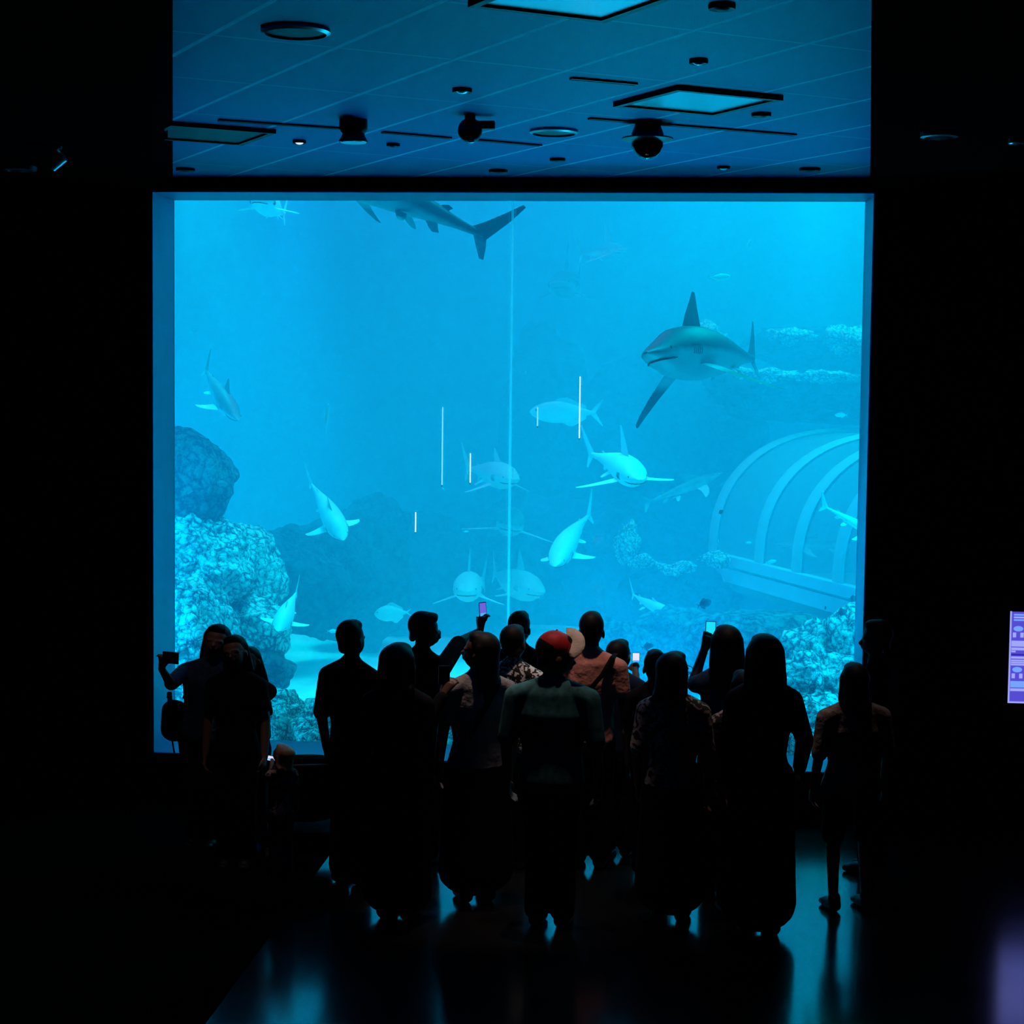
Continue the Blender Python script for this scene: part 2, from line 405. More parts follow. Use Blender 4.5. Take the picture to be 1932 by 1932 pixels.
for k_ in range(2):
    yb = 28 if k_ == 0 else 106
    for q in range(3):
        MB().lathe([(1, -.0015), (1, .0015)], n=24, M=Matrix(((9*u, 0, 0), (0, 0, 1), (0, 5*u, 0))), c=(-sw/2+(16+q*30)*u, -.0445, sh/2-(yb+5)*u)).build('fish_symbol', lbl, o, smooth=False)
    for q in range(6): MB().box((-sw/2+(9+q*14)*u, -.0445, sh/2-(yb+17)*u), (6*u, .003, 9*u)).build('pictogram', lav, o, smooth=False)
for (x0, x1, y0_, y1, mm) in ((7, 70, 5, 8, lbl), (7, 60, 10, 13, lav), (7, 66, 15, 18, lbl)): blk('caption_line', x0, x1, y0_, y1, mm)
for (x0, x1, y0_, y1, mm) in ((4, W_-6, 56, 67, lav), (4, W_-6, 69, 74, lav), (4, 12, 75, 78, lav), (4, W_-30, 86, 90, lav), (4, 60, 92, 95, lav), (4, 44, 96, 99, lav), (4, W_-50, 100, 103, lav),
                             (4, W_-6, 133, 145, lbl), (4, W_-6, 147, 152, lav)): blk('text_block', x0, x1, y0_, y1, mm)
blk('divider', 4, W_-4, 81, 84, dkp)
# ================================================================== THE TANK
ZS = .23                                           # mean height of the sand
TX0, TX1, TY0, TY1, TZ = -6.5, 7.0, DEP+.002, 11.5, 7.4
# water
wm = bpy.data.materials.new('aquarium_water'); wm.use_nodes = True
nt = wm.node_tree; nt.nodes.clear(); N = nt.nodes.new; L = nt.links.new
out = N('ShaderNodeOutputMaterial'); vs_ = N('ShaderNodeVolumeScatter'); va = N('ShaderNodeVolumeAbsorption'); ad = N('ShaderNodeAddShader')
vs_.inputs['Color'].default_value = (.12, .62, .93, 1); vs_.inputs['Density'].default_value = .175; vs_.inputs['Anisotropy'].default_value = .0
va.inputs['Color'].default_value = (.0, .75, .95, 1); va.inputs['Density'].default_value = .06
L(vs_.outputs[0], ad.inputs[0]); L(va.outputs[0], ad.inputs[1]); L(ad.outputs[0], out.inputs['Volume'])
wt = MB().box(((TX0+TX1)/2, (TY0+TY1)/2, (TZ-.2)/2), (TX1-TX0, TY1-TY0, TZ+.2)).build('tank_water', wm, smooth=False)
tag(wt, 'hazy blue water filling the whole tank behind the window', 'water', kind='stuff')
# shell
twm = mat('tank_wall_paint', (.10, .28, .45), .9, spec=.1, var=.12, scale=.5)
struct(MB().box(((TX0+TX1)/2, TY1+.1, 3.5), (TX1-TX0, .2, 8)).build('wall_tank_back', twm, smooth=False))
struct(MB().box((TX0-.1, 6, 3.5), (.2, 11, 8)).build('wall_tank_left', twm, smooth=False))
struct(MB().box((TX1+.1, 6, 3.5), (.2, 11, 8)).build('wall_tank_right', twm, smooth=False))
# vertical pilaster of the back wall, faint through the haze
# sand bed
sm = bpy.data.materials.new('white_sand'); sm.use_nodes = True
nt = sm.node_tree; b = nt.nodes['Principled BSDF']; N = nt.nodes.new; L = nt.links.new
tc = N('ShaderNodeTexCoord'); n1 = N('ShaderNodeTexNoise'); n1.inputs['Scale'].default_value = 1.3; n1.inputs['Detail'].default_value = 6
cr = N('ShaderNodeValToRGB'); cr.color_ramp.elements[0].position = .35; cr.color_ramp.elements[1].position = .6
cr.color_ramp.elements[0].color = (.55, .6, .58, 1); cr.color_ramp.elements[1].color = (.85, .88, .85, 1)
L(tc.outputs['Object'], n1.inputs['Vector']); L(n1.outputs['Fac'], cr.inputs['Fac']); L(cr.outputs['Color'], b.inputs['Base Color']); b.inputs['Roughness'].default_value = .95
nx, ny = 110, 90; vs = []; fs = []
for j in range(ny+1):
    for i in range(nx+1):
        x = TX0+(TX1-TX0)*i/nx; y = TY0+.01+(TY1-TY0-.01)*j/ny
        z = ZS+.10*noise.noise(V((x*.5, y*.5, 3)))+.03*noise.noise(V((x*1.8, y*1.8, 7)))
        z -= .12*max(0, 1-(y-TY0)/.9)
        vs.append((x, y, z))
for j in range(ny):
    for i in range(nx):
        a_ = j*(nx+1)+i; fs.append((a_, a_+1, a_+nx+2, a_+nx+1))
me = bpy.data.meshes.new('tank_floor'); me.from_pydata(vs, [], fs); me.update()
struct(link('tank_floor', me, sm, None, True))

# rocks
def rock_mat(name, dark, light, sc_=7., worm=1.0):
    M = bpy.data.materials.new(name); M.use_nodes = True
    nt = M.node_tree; b = nt.nodes['Principled BSDF']; N = nt.nodes.new; L = nt.links.new
    tc = N('ShaderNodeTexCoord')
    n0 = N('ShaderNodeTexNoise'); n0.inputs['Scale'].default_value = sc_*.8; n0.inputs['Detail'].default_value = 4; n0.inputs['Distortion'].default_value = .8
    v = N('ShaderNodeTexVoronoi'); v.feature = 'DISTANCE_TO_EDGE'; v.inputs['Scale'].default_value = sc_*2.2
    mxv = N('ShaderNodeVectorMath'); mxv.operation = 'MULTIPLY_ADD'; mxv.inputs[1].default_value = (.12, .12, .12)
    L(tc.outputs['Object'], n0.inputs['Vector']); L(n0.outputs['Color'], mxv.inputs[0]); L(tc.outputs['Object'], mxv.inputs[2]); L(mxv.outputs[0], v.inputs['Vector'])
    n2 = N('ShaderNodeTexNoise'); n2.inputs['Scale'].default_value = sc_*5; n2.inputs['Detail'].default_value = 6; n2.inputs['Distortion'].default_value = 1.5; L(tc.outputs['Object'], n2.inputs['Vector'])
    a1 = N('ShaderNodeMath'); a1.operation = 'MULTIPLY_ADD'; a1.inputs[1].default_value = 1.3*worm; L(v.outputs['Distance'], a1.inputs[0]); L(n2.outputs['Fac'], a1.inputs[2])
    a2 = N('ShaderNodeMath'); a2.operation = 'MULTIPLY_ADD'; a2.inputs[1].default_value = .7; L(n0.outputs['Fac'], a2.inputs[0]); L(a1.outputs[0], a2.inputs[2])
    cr = N('ShaderNodeValToRGB'); cr.color_ramp.elements[0].position = .78; cr.color_ramp.elements[1].position = 1.18
    cr.color_ramp.elements[1].position = 1.0
    mr = N('ShaderNodeMapRange'); mr.inputs['From Min'].default_value = .7; mr.inputs['From Max'].default_value = 1.35; L(a2.outputs[0], mr.inputs['Value'])
    cr.color_ramp.elements[0].position = .15; cr.color_ramp.elements[1].position = .75
    cr.color_ramp.elements[0].color = dark; cr.color_ramp.elements[1].color = light
    L(mr.outputs['Result'], cr.inputs['Fac']); L(cr.outputs['Color'], b.inputs['Base Color'])
    bp = N('ShaderNodeBump'); bp.inputs['Strength'].default_value = .9; bp.inputs['Distance'].default_value = .03
    L(a2.outputs[0], bp.inputs['Height']); L(bp.outputs['Normal'], b.inputs['Normal'])
    b.inputs['Roughness'].default_value = .9; b.inputs['Specular IOR Level'].default_value = .1
    return M
rk_coral = rock_mat('coral_rock', (.05, .08, .12, 1), (.72, .78, .70, 1), 6)
rk_dark = rock_mat('algae_rock', (.03, .05, .08, 1), (.15, .19, .20, 1), 5)
rk_far = rock_mat('distant_rock', (.015, .025, .04, 1), (.06, .08, .10, 1), 2.5)
rk_mid = rock_mat('mossy_rock', (.03, .05, .07, 1), (.16, .20, .21, 1), 4)
rk_pale = rock_mat('pale_rubble', (.05, .08, .12, 1), (.85, .88, .8, 1), 9)
def rock(name, c, rad, m_, seed, sub=5, rough=.25, label='', cat='rock', group=None, fine=.05, flat=None):
    bm = bmesh.new(); bmesh.ops.create_icosphere(bm, subdivisions=sub, radius=1)
    o_ = V((seed*13.7, seed*5.1, seed*9.3)); rad = V(rad); mean = (rad.x+rad.y+rad.z)/3
    for v in bm.verts:
        n_ = v.co.normalized()
        d = 1+rough*noise.fractal(n_*1.4+o_, .9, 2.1, 3)
        q = V((n_.x*rad.x, n_.y*rad.y, n_.z*rad.z))*d
        if fine:
            dd = noise.voronoi((q+o_)*(7 if fine < .04 else 5))[0]
            q += n_*((dd[1]-dd[0])*fine*.9 + noise.fractal(q*6+o_, .8, 2.2, 3)*fine*.6)
        if flat is not None: q.z = min(q.z, flat*rad.z+.05*q.z)
        v.co = q
    me = bpy.data.meshes.new(name); bm.to_mesh(me); bm.free()
    o = link(name, me, m_, None, True); o.location = c
    return tag(o, label, cat, group)
def rockpx(px, py, y, rx, rz, m_, seed, label, ry=None, sub=5, rough=.25, fine=.05, group='rocks in the tank', flat=None, name='rock'):
    c = at(px, py, y); s = (c-CAM).dot(fw)/FPX
    return rock(name, c, (rx*s, ry if ry else (rx+rz)/2*s, rz*s), m_, seed, sub, rough, label, 'rock', group, fine, flat)
G1 = 'coral rocks at the left edge of the tank'
rockpx(340, 905, 2.7, 104, 92, rk_dark, 3, 'big rounded boulder topping the rock pile at the left window edge', group=G1, rough=.16, fine=.035)
rockpx(345, 1060, 2.6, 125, 95, rk_coral, 5, 'craggy coral rock directly under the rounded boulder', group=G1, sub=6, rough=.2)
rockpx(450, 1090, 3.2, 85, 95, rk_coral, 8, 'knobbly rock to the right of the left pile, behind the selfie couple', group=G1, sub=6, rough=.2)
rockpx(345, 1210, 2.1, 105, 120, rk_coral, 12, 'bright textured coral rock at the left edge behind the couple', group=G1, sub=6, fine=.06, rough=.2)
rockpx(475, 1190, 2.7, 72, 62, rk_coral, 14, 'lower rounded rock in the left pile above the selfie couple', group=G1, rough=.18)
rockpx(470, 1265, 2.6, 78, 42, rk_dark, 17, 'low dark rock beside the sand right of the selfie couple', group=G1, rough=.18)
rockpx(590, 1100, 4.9, 105, 100, rk_far, 21, 'hazy dark rock slope behind the left pile', group='hazy rocks in the distance', rough=.3, ry=.6)
rockpx(800, 1090, 7.8, 200, 110, rk_far, 23, 'long hazy rock ridge in the middle distance', group='hazy rocks in the distance', rough=.3, ry=.6)
rockpx(680, 1080, 6.2, 100, 125, rk_far, 26, 'hazy peaked rock left of the middle ridge', group='hazy rocks in the distance', rough=.35, ry=.6)
rockpx(1080, 1070, 8.9, 240, 130, rk_far, 29, 'broad hazy rock mound behind the swimming sharks', group='hazy rocks in the distance', rough=.25, ry=.6)
rockpx(1030, 830, 10.4, 90, 220, rk_far, 64, 'tall hazy rock tower right of the pane joint', group='hazy rocks in the distance', rough=.25, ry=.7)
rockpx(1300, 1110, 6.3, 120, 62, rk_far, 31, 'dark flat topped rock in front of the tunnel foot', group='hazy rocks in the distance', rough=.2, ry=.7, flat=.7)
rockpx(1560, 745, 7.6, 240, 55, rk_far, 33, 'large hazy rock overhang behind the tunnel', group='hazy rocks in the distance', rough=.22, ry=1.2, flat=.6)
rockpx(1560, 655, 8.6, 150, 48, rk_far, 37, 'hazy upper rock shelf at the right window edge', group='hazy rocks in the distance', rough=.25, ry=1.0, flat=.7)
rockpx(1250, 800, 9.8, 190, 120, rk_far, 39, 'hazy rock face behind the large shark', group='hazy rocks in the distance', rough=.2, ry=.7)
for (px, py, y, rx, rz, sd, lb) in ((1335, 637, 8.6, 34, 20, 41, 'lit ledge behind the large shark fin, light painted as pale rock'), (1450, 706, 6.5, 46, 9, 43, 'thin ledge right of the large shark, light painted as pale rock'),
                                  (1560, 712, 6.5, 50, 8, 47, 'thin ledge near the right window edge, light painted as pale rock'), (1605, 640, 7.5, 40, 22, 45, 'mottled ledge on the upper rock shelf, light painted as pale rock'),
                                  (1495, 632, 7.6, 40, 10, 51, 'narrow ledge on the upper rock shelf, light painted as pale rock'),
                                  (1182, 1030, 6.0, 16, 36, 52, 'broken coral spire on the ridge, its lit crest painted pale'), (1205, 1058, 5.9, 26, 12, 53, 'small coral piece beside the broken spire, light painted as pale rock'),
                                  (1272, 1072, 5.6, 30, 10, 54, 'small pale coral rubble in front of the dark flat rock'), (1345, 1052, 5.5, 24, 9, 56, 'pale coral rubble at the tunnel foot')):
    rockpx(px, py, y, rx, rz, rk_pale, sd, lb, sub=4, rough=.5, fine=.08, group='pale coral ledges')  # pale rock colour stands in for light on the ledges and spire
# mid rocks in front of the sand, right of centre
G2 = 'rocks on the sand in front of the tunnel'
rockpx(1150, 1235, 3.6, 85, 62, rk_mid, 61, 'low rounded rock on the sand behind the man in the pink shirt', group=G2, rough=.18)
rockpx(1270, 1225, 4.0, 105, 82, rk_mid, 63, 'rounded mossy rock behind the raised phone', group=G2, rough=.15)
rockpx(1430, 1215, 2.9, 140, 75, rk_mid, 67, 'wide flat rock ledge behind the long haired woman', group=G2, rough=.14, ry=.45, flat=.75)
G3 = 'coral rocks at the right edge of the tank'
rockpx(1535, 1225, 2.3, 55, 48, rk_coral, 71, 'pale coral rock at the upper left of the right pile', group=G3, fine=.06)
rockpx(1610, 1205, 2.2, 55, 62, rk_coral, 73, 'tall pale coral rock against the right window edge', group=G3, fine=.06)
rockpx(1545, 1290, 1.95, 95, 55, rk_coral, 75, 'broad bright coral rock behind the right gap in the crowd', group=G3, sub=6, fine=.06)
rockpx(1540, 1375, 1.55, 90, 62, rk_coral, 77, 'lowest coral rock in the right gap, resting at the sill', group=G3, sub=6, fine=.06)
# rubble along the sill
random.seed(4)
xs = -2.45; k = 0
while xs < 2.2:
    wr = random.uniform(.16, .30); cpos = V((xs+wr, random.uniform(1.4, 1.6), .26+random.uniform(-.02, .05)))
    pos = ['left end', 'left', 'middle', 'right', 'right end'][min(4, int((cpos.x+2.5)/1.0))]
    vis = cpos.x < -1.0 and cpos.x > -1.9
    o = rock('rubble_rock', cpos, (wr*1.25, .30, .22+random.uniform(0, .05)), rk_pale, 80+k, 5, .22, '', 'rock', 'rubble rocks along the window sill', .06)
    o['label'] = 'pale rubble rock along the inside of the window sill, ' + ('seen above the fair haired child' if vis else 'hidden behind the crowd') if k else 'pale rubble rock at the left end of the window sill'
    xs += wr*1.7; k += 1

# ------------------------------------------------------------------ tunnel
acr = bpy.data.materials.new('tunnel_acrylic'); acr.use_nodes = True
nt = acr.node_tree; nt.nodes.clear(); N = nt.nodes.new; L = nt.links.new
out = N('ShaderNodeOutputMaterial'); tr_ = N('ShaderNodeBsdfTransparent'); tr_.inputs[0].default_value = (.97, .99, 1, 1)
df = N('ShaderNodeBsdfDiffuse'); df.inputs[0].default_value = (.85, .9, .92, 1); mxs = N('ShaderNodeMixShader'); mxs.inputs[0].default_value = .20
L(tr_.outputs[0], mxs.inputs[1]); L(df.outputs[0], mxs.inputs[2]); L(mxs.outputs[0], out.inputs[0])
rib_m = mat('tunnel_rib', (.42, .52, .58), .5)
beam_m = mat('tunnel_beam', (.45, .62, .80), .5)
F0 = at(1345, 1040, 6.2); F3 = at(1584, 1102, 3.3); ax = V((F3.x-F0.x, F3.y-F0.y, 0)); Ltun = ax.length+1.9; ax.normalize(); sd_ = V((-ax.y, ax.x, 0))
if sd_.x < 0: sd_ = -sd_
zt0 = F0.z; RH, RV = 1.52, 1.27
to = empty('tunnel', (F0.x, F0.y, zt0), 0, 'arched clear walkway tunnel with pale ribs at the right of the tank', 'tunnel')
def arch(s, n=40, k=1.0):
    out_ = []
    for i in range(n+1):
        a_ = math.pi*(1-i/n); c_ = math.cos(a_); s_ = math.sin(a_)
        out_.append(ax*s+sd_*(RH+RH*k*math.copysign(abs(c_)**.85, c_))+V((0, 0, RV*k*abs(s_)**.85)))
    return out_
ribs = [0, 1.25, 2.15, 3.05, 3.95]
for i, s in enumerate(ribs):
    a_ = arch(s); MB().tube(a_, (.11, .03), n=8, side=tuple(ax)).build('rib', rib_m, to)
A0, A1 = arch(0, k=.985), arch(Ltun, k=.985); n = len(A0)
MB().add(A0+A1, [(i, i+1, n+i+1, n+i) for i in range(n-1)]).build('acrylic_shell', acr, to)
for sgn in (0, 1):
    off = sd_*(2*RH*sgn)
    mb = MB()
    Mb = Matrix((ax, sd_, V((0, 0, 1)))).transposed()
    mb.box(ax*(Ltun/2)+off+V((0, 0, -.05)), (Ltun, .10, .10), Mb).box(ax*(Ltun/2)+off+V((0, 0, -.20))+sd_*(.03 if sgn == 0 else -.03), (Ltun, .14, .14), Mb)
    mb.build('base_beam', beam_m, to, smooth=False)
MB().box(ax*(Ltun/2)+sd_*RH+V((0, 0, -.30)), (Ltun, 2*RH, .10), Mb).build('walkway', mat('tunnel_walkway', (.2, .3, .4), .7), to, smooth=False)
MB().box(ax*(Ltun/2)+sd_*RH+V((0, 0, -.75)), (Ltun, 2*RH-.3, .8), Mb).build('plinth', mat('tunnel_plinth', (.10, .30, .5), .8), to, smooth=False)

# ------------------------------------------------------------------ lamp reflections on the pane, put in as thin glowing rods
streak_w = mat('light_streak_white', (.8, .8, .8), .3, emit=(.82, .90, 1.0), estr=1.0)
streak_c = mat('light_streak_cyan', (.5, .8, .9), .3, emit=(.25, .80, 1.0), estr=.9)
for (px, y0_, y1, mm, lb) in ((834, 768, 916, streak_c, 'longest thin reflection streak, built as a glowing rod, left of the pane joint'), (887, 855, 912, streak_w, 'short white reflection streak, built as a glowing rod, just left of the pane joint'),
                            (784, 966, 1005, streak_w, 'shortest white reflection streak, built as a glowing rod, lowest of the streaks'), (1093, 710, 828, streak_w, 'long reflection streak, built as a glowing rod, in front of the pale forked tail fish'),
                            (1014, 768, 805, streak_c, 'short reflection streak, built as a glowing rod, at the head of the pale forked tail fish')):
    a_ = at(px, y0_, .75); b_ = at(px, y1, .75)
    o = empty('light_streak', (b_.x, b_.y, b_.z), 0, lb, 'light rod', 'thin reflection streaks built as glowing rods')
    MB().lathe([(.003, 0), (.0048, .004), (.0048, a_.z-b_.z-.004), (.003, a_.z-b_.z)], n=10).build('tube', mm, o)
    MB().lathe([(.0052, -.008), (.0052, .004)], n=10).build('streak_end', ring_m, o)

# ------------------------------------------------------------------ lamps over the water, and fill lights added in the tank
def area(name, loc, sx, sy, power, colr, rot=(0, 0, 0), spread=180):
    ld = bpy.data.lights.new(name, 'AREA'); ld.shape = 'RECTANGLE'; ld.size = sx; ld.size_y = sy; ld.energy = power; ld.color = colr; ld.spread = R(spread)
    o = bpy.data.objects.new(name, ld); col.objects.link(o); o.location = loc; o.rotation_euler = rot; return o
area('tank_lamp_right', (3.8, 6.0, 7.1), 3.2, 4.5, 673, (.0, .76, 1.0))
area('tank_lamp_left', (-3.9, 6.0, 7.1), .8, 1.6, 162, (.0, .66, 1.0), spread=50)
area('tank_tint_fill', (-1.4, 6.0, 7.1), 3.0, 4.0, 60, (.30, .10, 1.0))  # added fill, tints the left-centre water violet
area('tank_front_fill', (0, .95, 5.4), 6.0, .4, 99, (.0, .66, 1.0), rot=(R(4), 0, 0), spread=60)  # added fill, brightens rocks and haze near the pane
area('tank_sand_fill', (-.3, 3.6, 7.1), 4.6, 2.4, 217, (.0, .64, 1.0), spread=45)  # added fill, brightens the sand from above
area('tank_fill_left', (-6.2, 5.0, 1.2), 7.0, 1.8, 159, (.0, .46, 1.0), rot=(R(90), 0, R(-90)))  # unseen side fills, left and right, added to even out the water
area('tank_fill_right', (6.7, 5.0, 1.2), 7.0, 1.8, 81, (.0, .54, 1.0), rot=(R(90), 0, R(90)))
area('tank_side_fill_left', (-3.9, .85, 1.5), .35, 3.4, 164, (.0, .52, 1.0), rot=(R(90), 0, R(-65)))  # hidden fills added beside the opening for near haze and rocks
area('tank_side_fill_right', (3.9, .85, 1.5), .35, 3.4, 145, (.0, .56, 1.0), rot=(R(90), 0, R(65)))
# unseen fills added behind the rubble, aimed through the window to brighten the ceiling
area('tank_ceiling_fill_left', (-.7, 2.1, .31), 1.2, .14, 12, (.0, .40, 1.0), rot=(R(-140), 0, 0), spread=120)
area('tank_ceiling_fill_right', (1.1, 2.1, .31), 1.2, .14, 70, (.0, .50, 1.0), rot=(R(-140), 0, 0), spread=120)

def tspot(name, loc, target, power, colr, size, blend=.7, rad=.25):
    ld = bpy.data.lights.new(name, 'SPOT'); ld.energy = power; ld.color = colr; ld.spot_size = R(size); ld.spot_blend = blend; ld.shadow_soft_size = rad
    o = bpy.data.objects.new(name, ld); col.objects.link(o); o.location = loc
    o.rotation_euler = (V(target)-V(loc)).to_track_quat('-Z', 'Y').to_euler(); return o
tspot('tank_rock_fill_left', (-1.7, .75, 5.2), (-2.3, 2.2, 1.2), 1300, (.0, .62, 1.0), 34)  # unseen spots added to brighten the near rocks and rubble
tspot('tank_rock_fill_right', (2.2, .75, 5.2), (2.3, 1.9, .9), 2000, (.0, .66, 1.0), 30)
tspot('tank_rubble_fill', (-1.3, .70, 5.2), (-1.5, 1.4, .4), 1500, (.0, .66, 1.0), 22)
# ================================================================== FISH
def fish_mat(name, back, belly, tip=None, rough=.45, z0=-.02, z1=.03):
    M = bpy.data.materials.new(name); M.use_nodes = True
    nt = M.node_tree; b = nt.nodes['Principled BSDF']; N = nt.nodes.new; L = nt.links.new
    tc = N('ShaderNodeTexCoord'); sp = N('ShaderNodeSeparateXYZ'); L(tc.outputs['Object'], sp.inputs[0])
    nz = N('ShaderNodeTexNoise'); nz.inputs['Scale'].default_value = 14; L(tc.outputs['Object'], nz.inputs['Vector'])
    ad = N('ShaderNodeMath'); ad.operation = 'MULTIPLY_ADD'; ad.inputs[1].default_value = .03; L(nz.outputs['Fac'], ad.inputs[0]); L(sp.outputs['Z'], ad.inputs[2])
    mr = N('ShaderNodeMapRange'); mr.inputs['From Min'].default_value = z0+.015; mr.inputs['From Max'].default_value = z1+.015; L(ad.outputs[0], mr.inputs['Value'])
    mx = N('ShaderNodeMix'); mx.data_type = 'RGBA'; L(mr.outputs['Result'], mx.inputs['Factor']); mx.inputs['A'].default_value = belly; mx.inputs['B'].default_value = back
    res = mx.outputs['Result']
    if tip is not None:                                   # dark pigment on the pectoral tips
        ab = N('ShaderNodeMath'); ab.operation = 'ABSOLUTE'; L(sp.outputs['Y'], ab.inputs[0])
        m2 = N('ShaderNodeMapRange'); m2.inputs['From Min'].default_value = .26; m2.inputs['From Max'].default_value = .36; L(ab.outputs[0], m2.inputs['Value'])
        mx2 = N('ShaderNodeMix'); mx2.data_type = 'RGBA'; L(m2.outputs['Result'], mx2.inputs['Factor']); L(res, mx2.inputs['A']); mx2.inputs['B'].default_value = tip
        res = mx2.outputs['Result']
    L(res, b.inputs['Base Color']); b.inputs['Roughness'].default_value = rough
    return M
fm_dark = fish_mat('dark_shark_skin', (.035, .05, .065, 1), (.20, .25, .28, 1), (.015, .02, .03, 1))
fm_grey = fish_mat('grey_shark_skin', (.16, .20, .22, 1), (.70, .76, .78, 1))
fm_pale = fish_mat('pale_shark_skin', (.62, .70, .72, 1), (.92, .95, .95, 1))
fm_silver = fish_mat('silver_fish_skin', (.45, .52, .55, 1), (.88, .92, .92, 1), z0=-.05, z1=.08)
fm_navy = fish_mat('navy_fish_skin', (.012, .02, .05, 1), (.03, .05, .09, 1))
eye_m = mat('fish_eye', (.004, .004, .005), .15)

def fin(mb, pts, th, nrm):
    """fin as a lens: pts = list of (lead, trail) 3-D pairs from root to tip"""
    nrm = V(nrm).normalized(); vs = []; n = len(pts)
    for i, (a_, b_) in enumerate(pts):
        a_, b_ = V(a_), V(b_); k = th*(1-.8*i/(n-1)); mid = a_.lerp(b_, .35)
        vs += [a_, mid+nrm*k, b_, mid-nrm*k]
    fs = [(0, 1, 2, 3)]
    for i in range(n-1):
        for j in range(4):
            j2 = (j+1) % 4; fs.append((i*4+j, i*4+j2, (i+1)*4+j2, (i+1)*4+j))
    fs.append(tuple(range((n-1)*4, n*4)))
    mb.add(vs, fs)
SH_T = [0, .02, .06, .12, .20, .30, .40, .52, .64, .75, .85, .93, .97]
SH_H = [.004, .011, .025, .047, .076, .086, .086, .074, .056, .037, .022, .015, .013]
SH_W = [.008, .024, .046, .066, .080, .084, .080, .066, .047, .030, .017, .010, .007]
SH_C = [.004, .004, .002, 0, 0, 0, .002, .006, .010, .014, .016, .018, .020]
def shark(name, loc, length, yaw, pitch=0, roll=0, bend=0, m_=None, label='', group='sharks in the tank', droop=22, dorsal=1.0, pect=1.0, mouth=True, fat=1.0):
    """nose along +x, back along +z; bend curves the tail sideways"""
    Lg = length; mb = MB()
    def sp(t): return V(((.42-t)*Lg, bend*Lg*max(0, t-.25)**2*1.6, 0))
    rings = []; n = 22
    for t, h, w_, c in zip(SH_T, SH_H, SH_W, SH_C):
        p = sp(t)+V((0, 0, c*Lg)); tg = (sp(min(1, t+.02))-sp(max(0, t-.02))).normalized(); sd = V((0, 0, 1)).cross(tg).normalized()
        for j in range(n):
            a_ = 2*math.pi*j/n; ca, sa = math.cos(a_), math.sin(a_)
            zz = sa*h*Lg*fat*(1.05 if sa > 0 else .88)
            rings.append(p+sd*(ca*w_*Lg*fat*(1-.12*max(0, -sa)))+V((0, 0, zz)))
    k = len(SH_T); fs = [tuple(range(n)), tuple(range((k-1)*n, k*n))]
    for i in range(k-1):
        for j in range(n): fs.append((i*n+j, i*n+(j+1) % n, (i+1)*n+(j+1) % n, (i+1)*n+j))
    mb.add(rings, fs)
    def q(t, y, z):                                   # station on the bent spine
        p = sp(t); tg = (sp(min(1, t+.02))-sp(max(0, t-.02))).normalized(); sd = V((0, 0, 1)).cross(tg).normalized()
        return p+sd*(y*Lg)+V((0, 0, z*Lg))
    # dorsal, second dorsal, anal
    D = dorsal
    fin(mb, [(q(.27, 0, .07), q(.475, 0, .06)), (q(.345, 0, .115*D+.01), q(.46, 0, .10)), (q(.405, 0, .16*D+.01), q(.462, 0, .145*D)), (q(.445, 0, .198*D), q(.468, 0, .195*D))], .012*Lg, (0, 1, 0))
    fin(mb, [(q(.72, 0, .04), q(.77, 0, .036)), (q(.745, 0, .062), q(.785, 0, .055)), (q(.77, 0, .072), q(.795, 0, .066))], .005*Lg, (0, 1, 0))
    fin(mb, [(q(.70, 0, -.025), q(.76, 0, -.018)), (q(.73, 0, -.048), q(.775, 0, -.04)), (q(.755, 0, -.06), q(.785, 0, -.052))], .005*Lg, (0, 1, 0))
    # tail: long upper and shorter lower lobe
    fin(mb, [(q(.90, 0, .03), q(.985, 0, .005)), (q(.95, 0, .075), q(1.01, 0, .05)), (q(1.01, 0, .14), q(1.05, 0, .125)), (q(1.065, 0, .205), q(1.08, 0, .20))], .010*Lg, (0, 1, 0))
    fin(mb, [(q(.92, 0, .012), q(.985, 0, .014)), (q(.955, 0, -.03), q(1.0, 0, -.02)), (q(.995, 0, -.075), q(1.015, 0, -.072))], .008*Lg, (0, 1, 0))
    dr = math.tan(R(droop))
    for s in (1, -1):
        P = pect; pts = []
        for (t0, t1, y) in ((.245, .375, .060), (.262, .368, .10), (.29, .372, .155), (.328, .388, .205), (.362, .400, .232), (.388, .404, .240)):
            yy = .06+(y-.06)*P; zz = -.038-(yy-.06)*dr
            pts.append((q(t0, s*yy, zz), q(t1, s*yy, zz)))
        fin(mb, pts, .011*Lg, (0, s*dr, 1))
        fin(mb, [(q(.57, s*.03, -.045), q(.63, s*.03, -.04)), (q(.60, s*.06, -.065), q(.645, s*.058, -.06)), (q(.625, s*.08, -.078), q(.65, s*.079, -.076))], .005*Lg, (0, s, 1))
    o = empty(name, loc, 0, label, 'shark', group)
    o.rotation_euler = (Matrix.Rotation(yaw, 3, 'Z') @ Matrix.Rotation(-pitch, 3, 'Y') @ Matrix.Rotation(roll, 3, 'X')).to_euler()
    mb.build('body', m_ or fm_grey, o)
    for s in (1, -1): MB().ell(q(.085, s*.052*fat, .014), (.007*Lg, .004*Lg, .007*Lg), n=12, k=8).build('eye', eye_m, o)
    if mouth:
        mm = MB(); mm.tube([q(.15, .058*fat, -.022), q(.10, .047*fat, -.030), q(.062, .022*fat, -.030), q(.055, 0, -.030), q(.062, -.022*fat, -.030), q(.10, -.047*fat, -.030), q(.15, -.058*fat, -.022)], .0035*Lg, n=8); mm.build('mouth', mat('shark_mouth', (.01, .012, .016), .5), o)
        for s in (1, -1):
            mm = MB()
            for i in range(5): mm.tube([q(.19+.014*i, s*.079*fat, .022), q(.193+.014*i, s*.083*fat, 0), q(.19+.014*i, s*.078*fat, -.02)], .0016*Lg, n=6)
            mm.build('gill_slits', MATS['shark_mouth'], o)
    return o
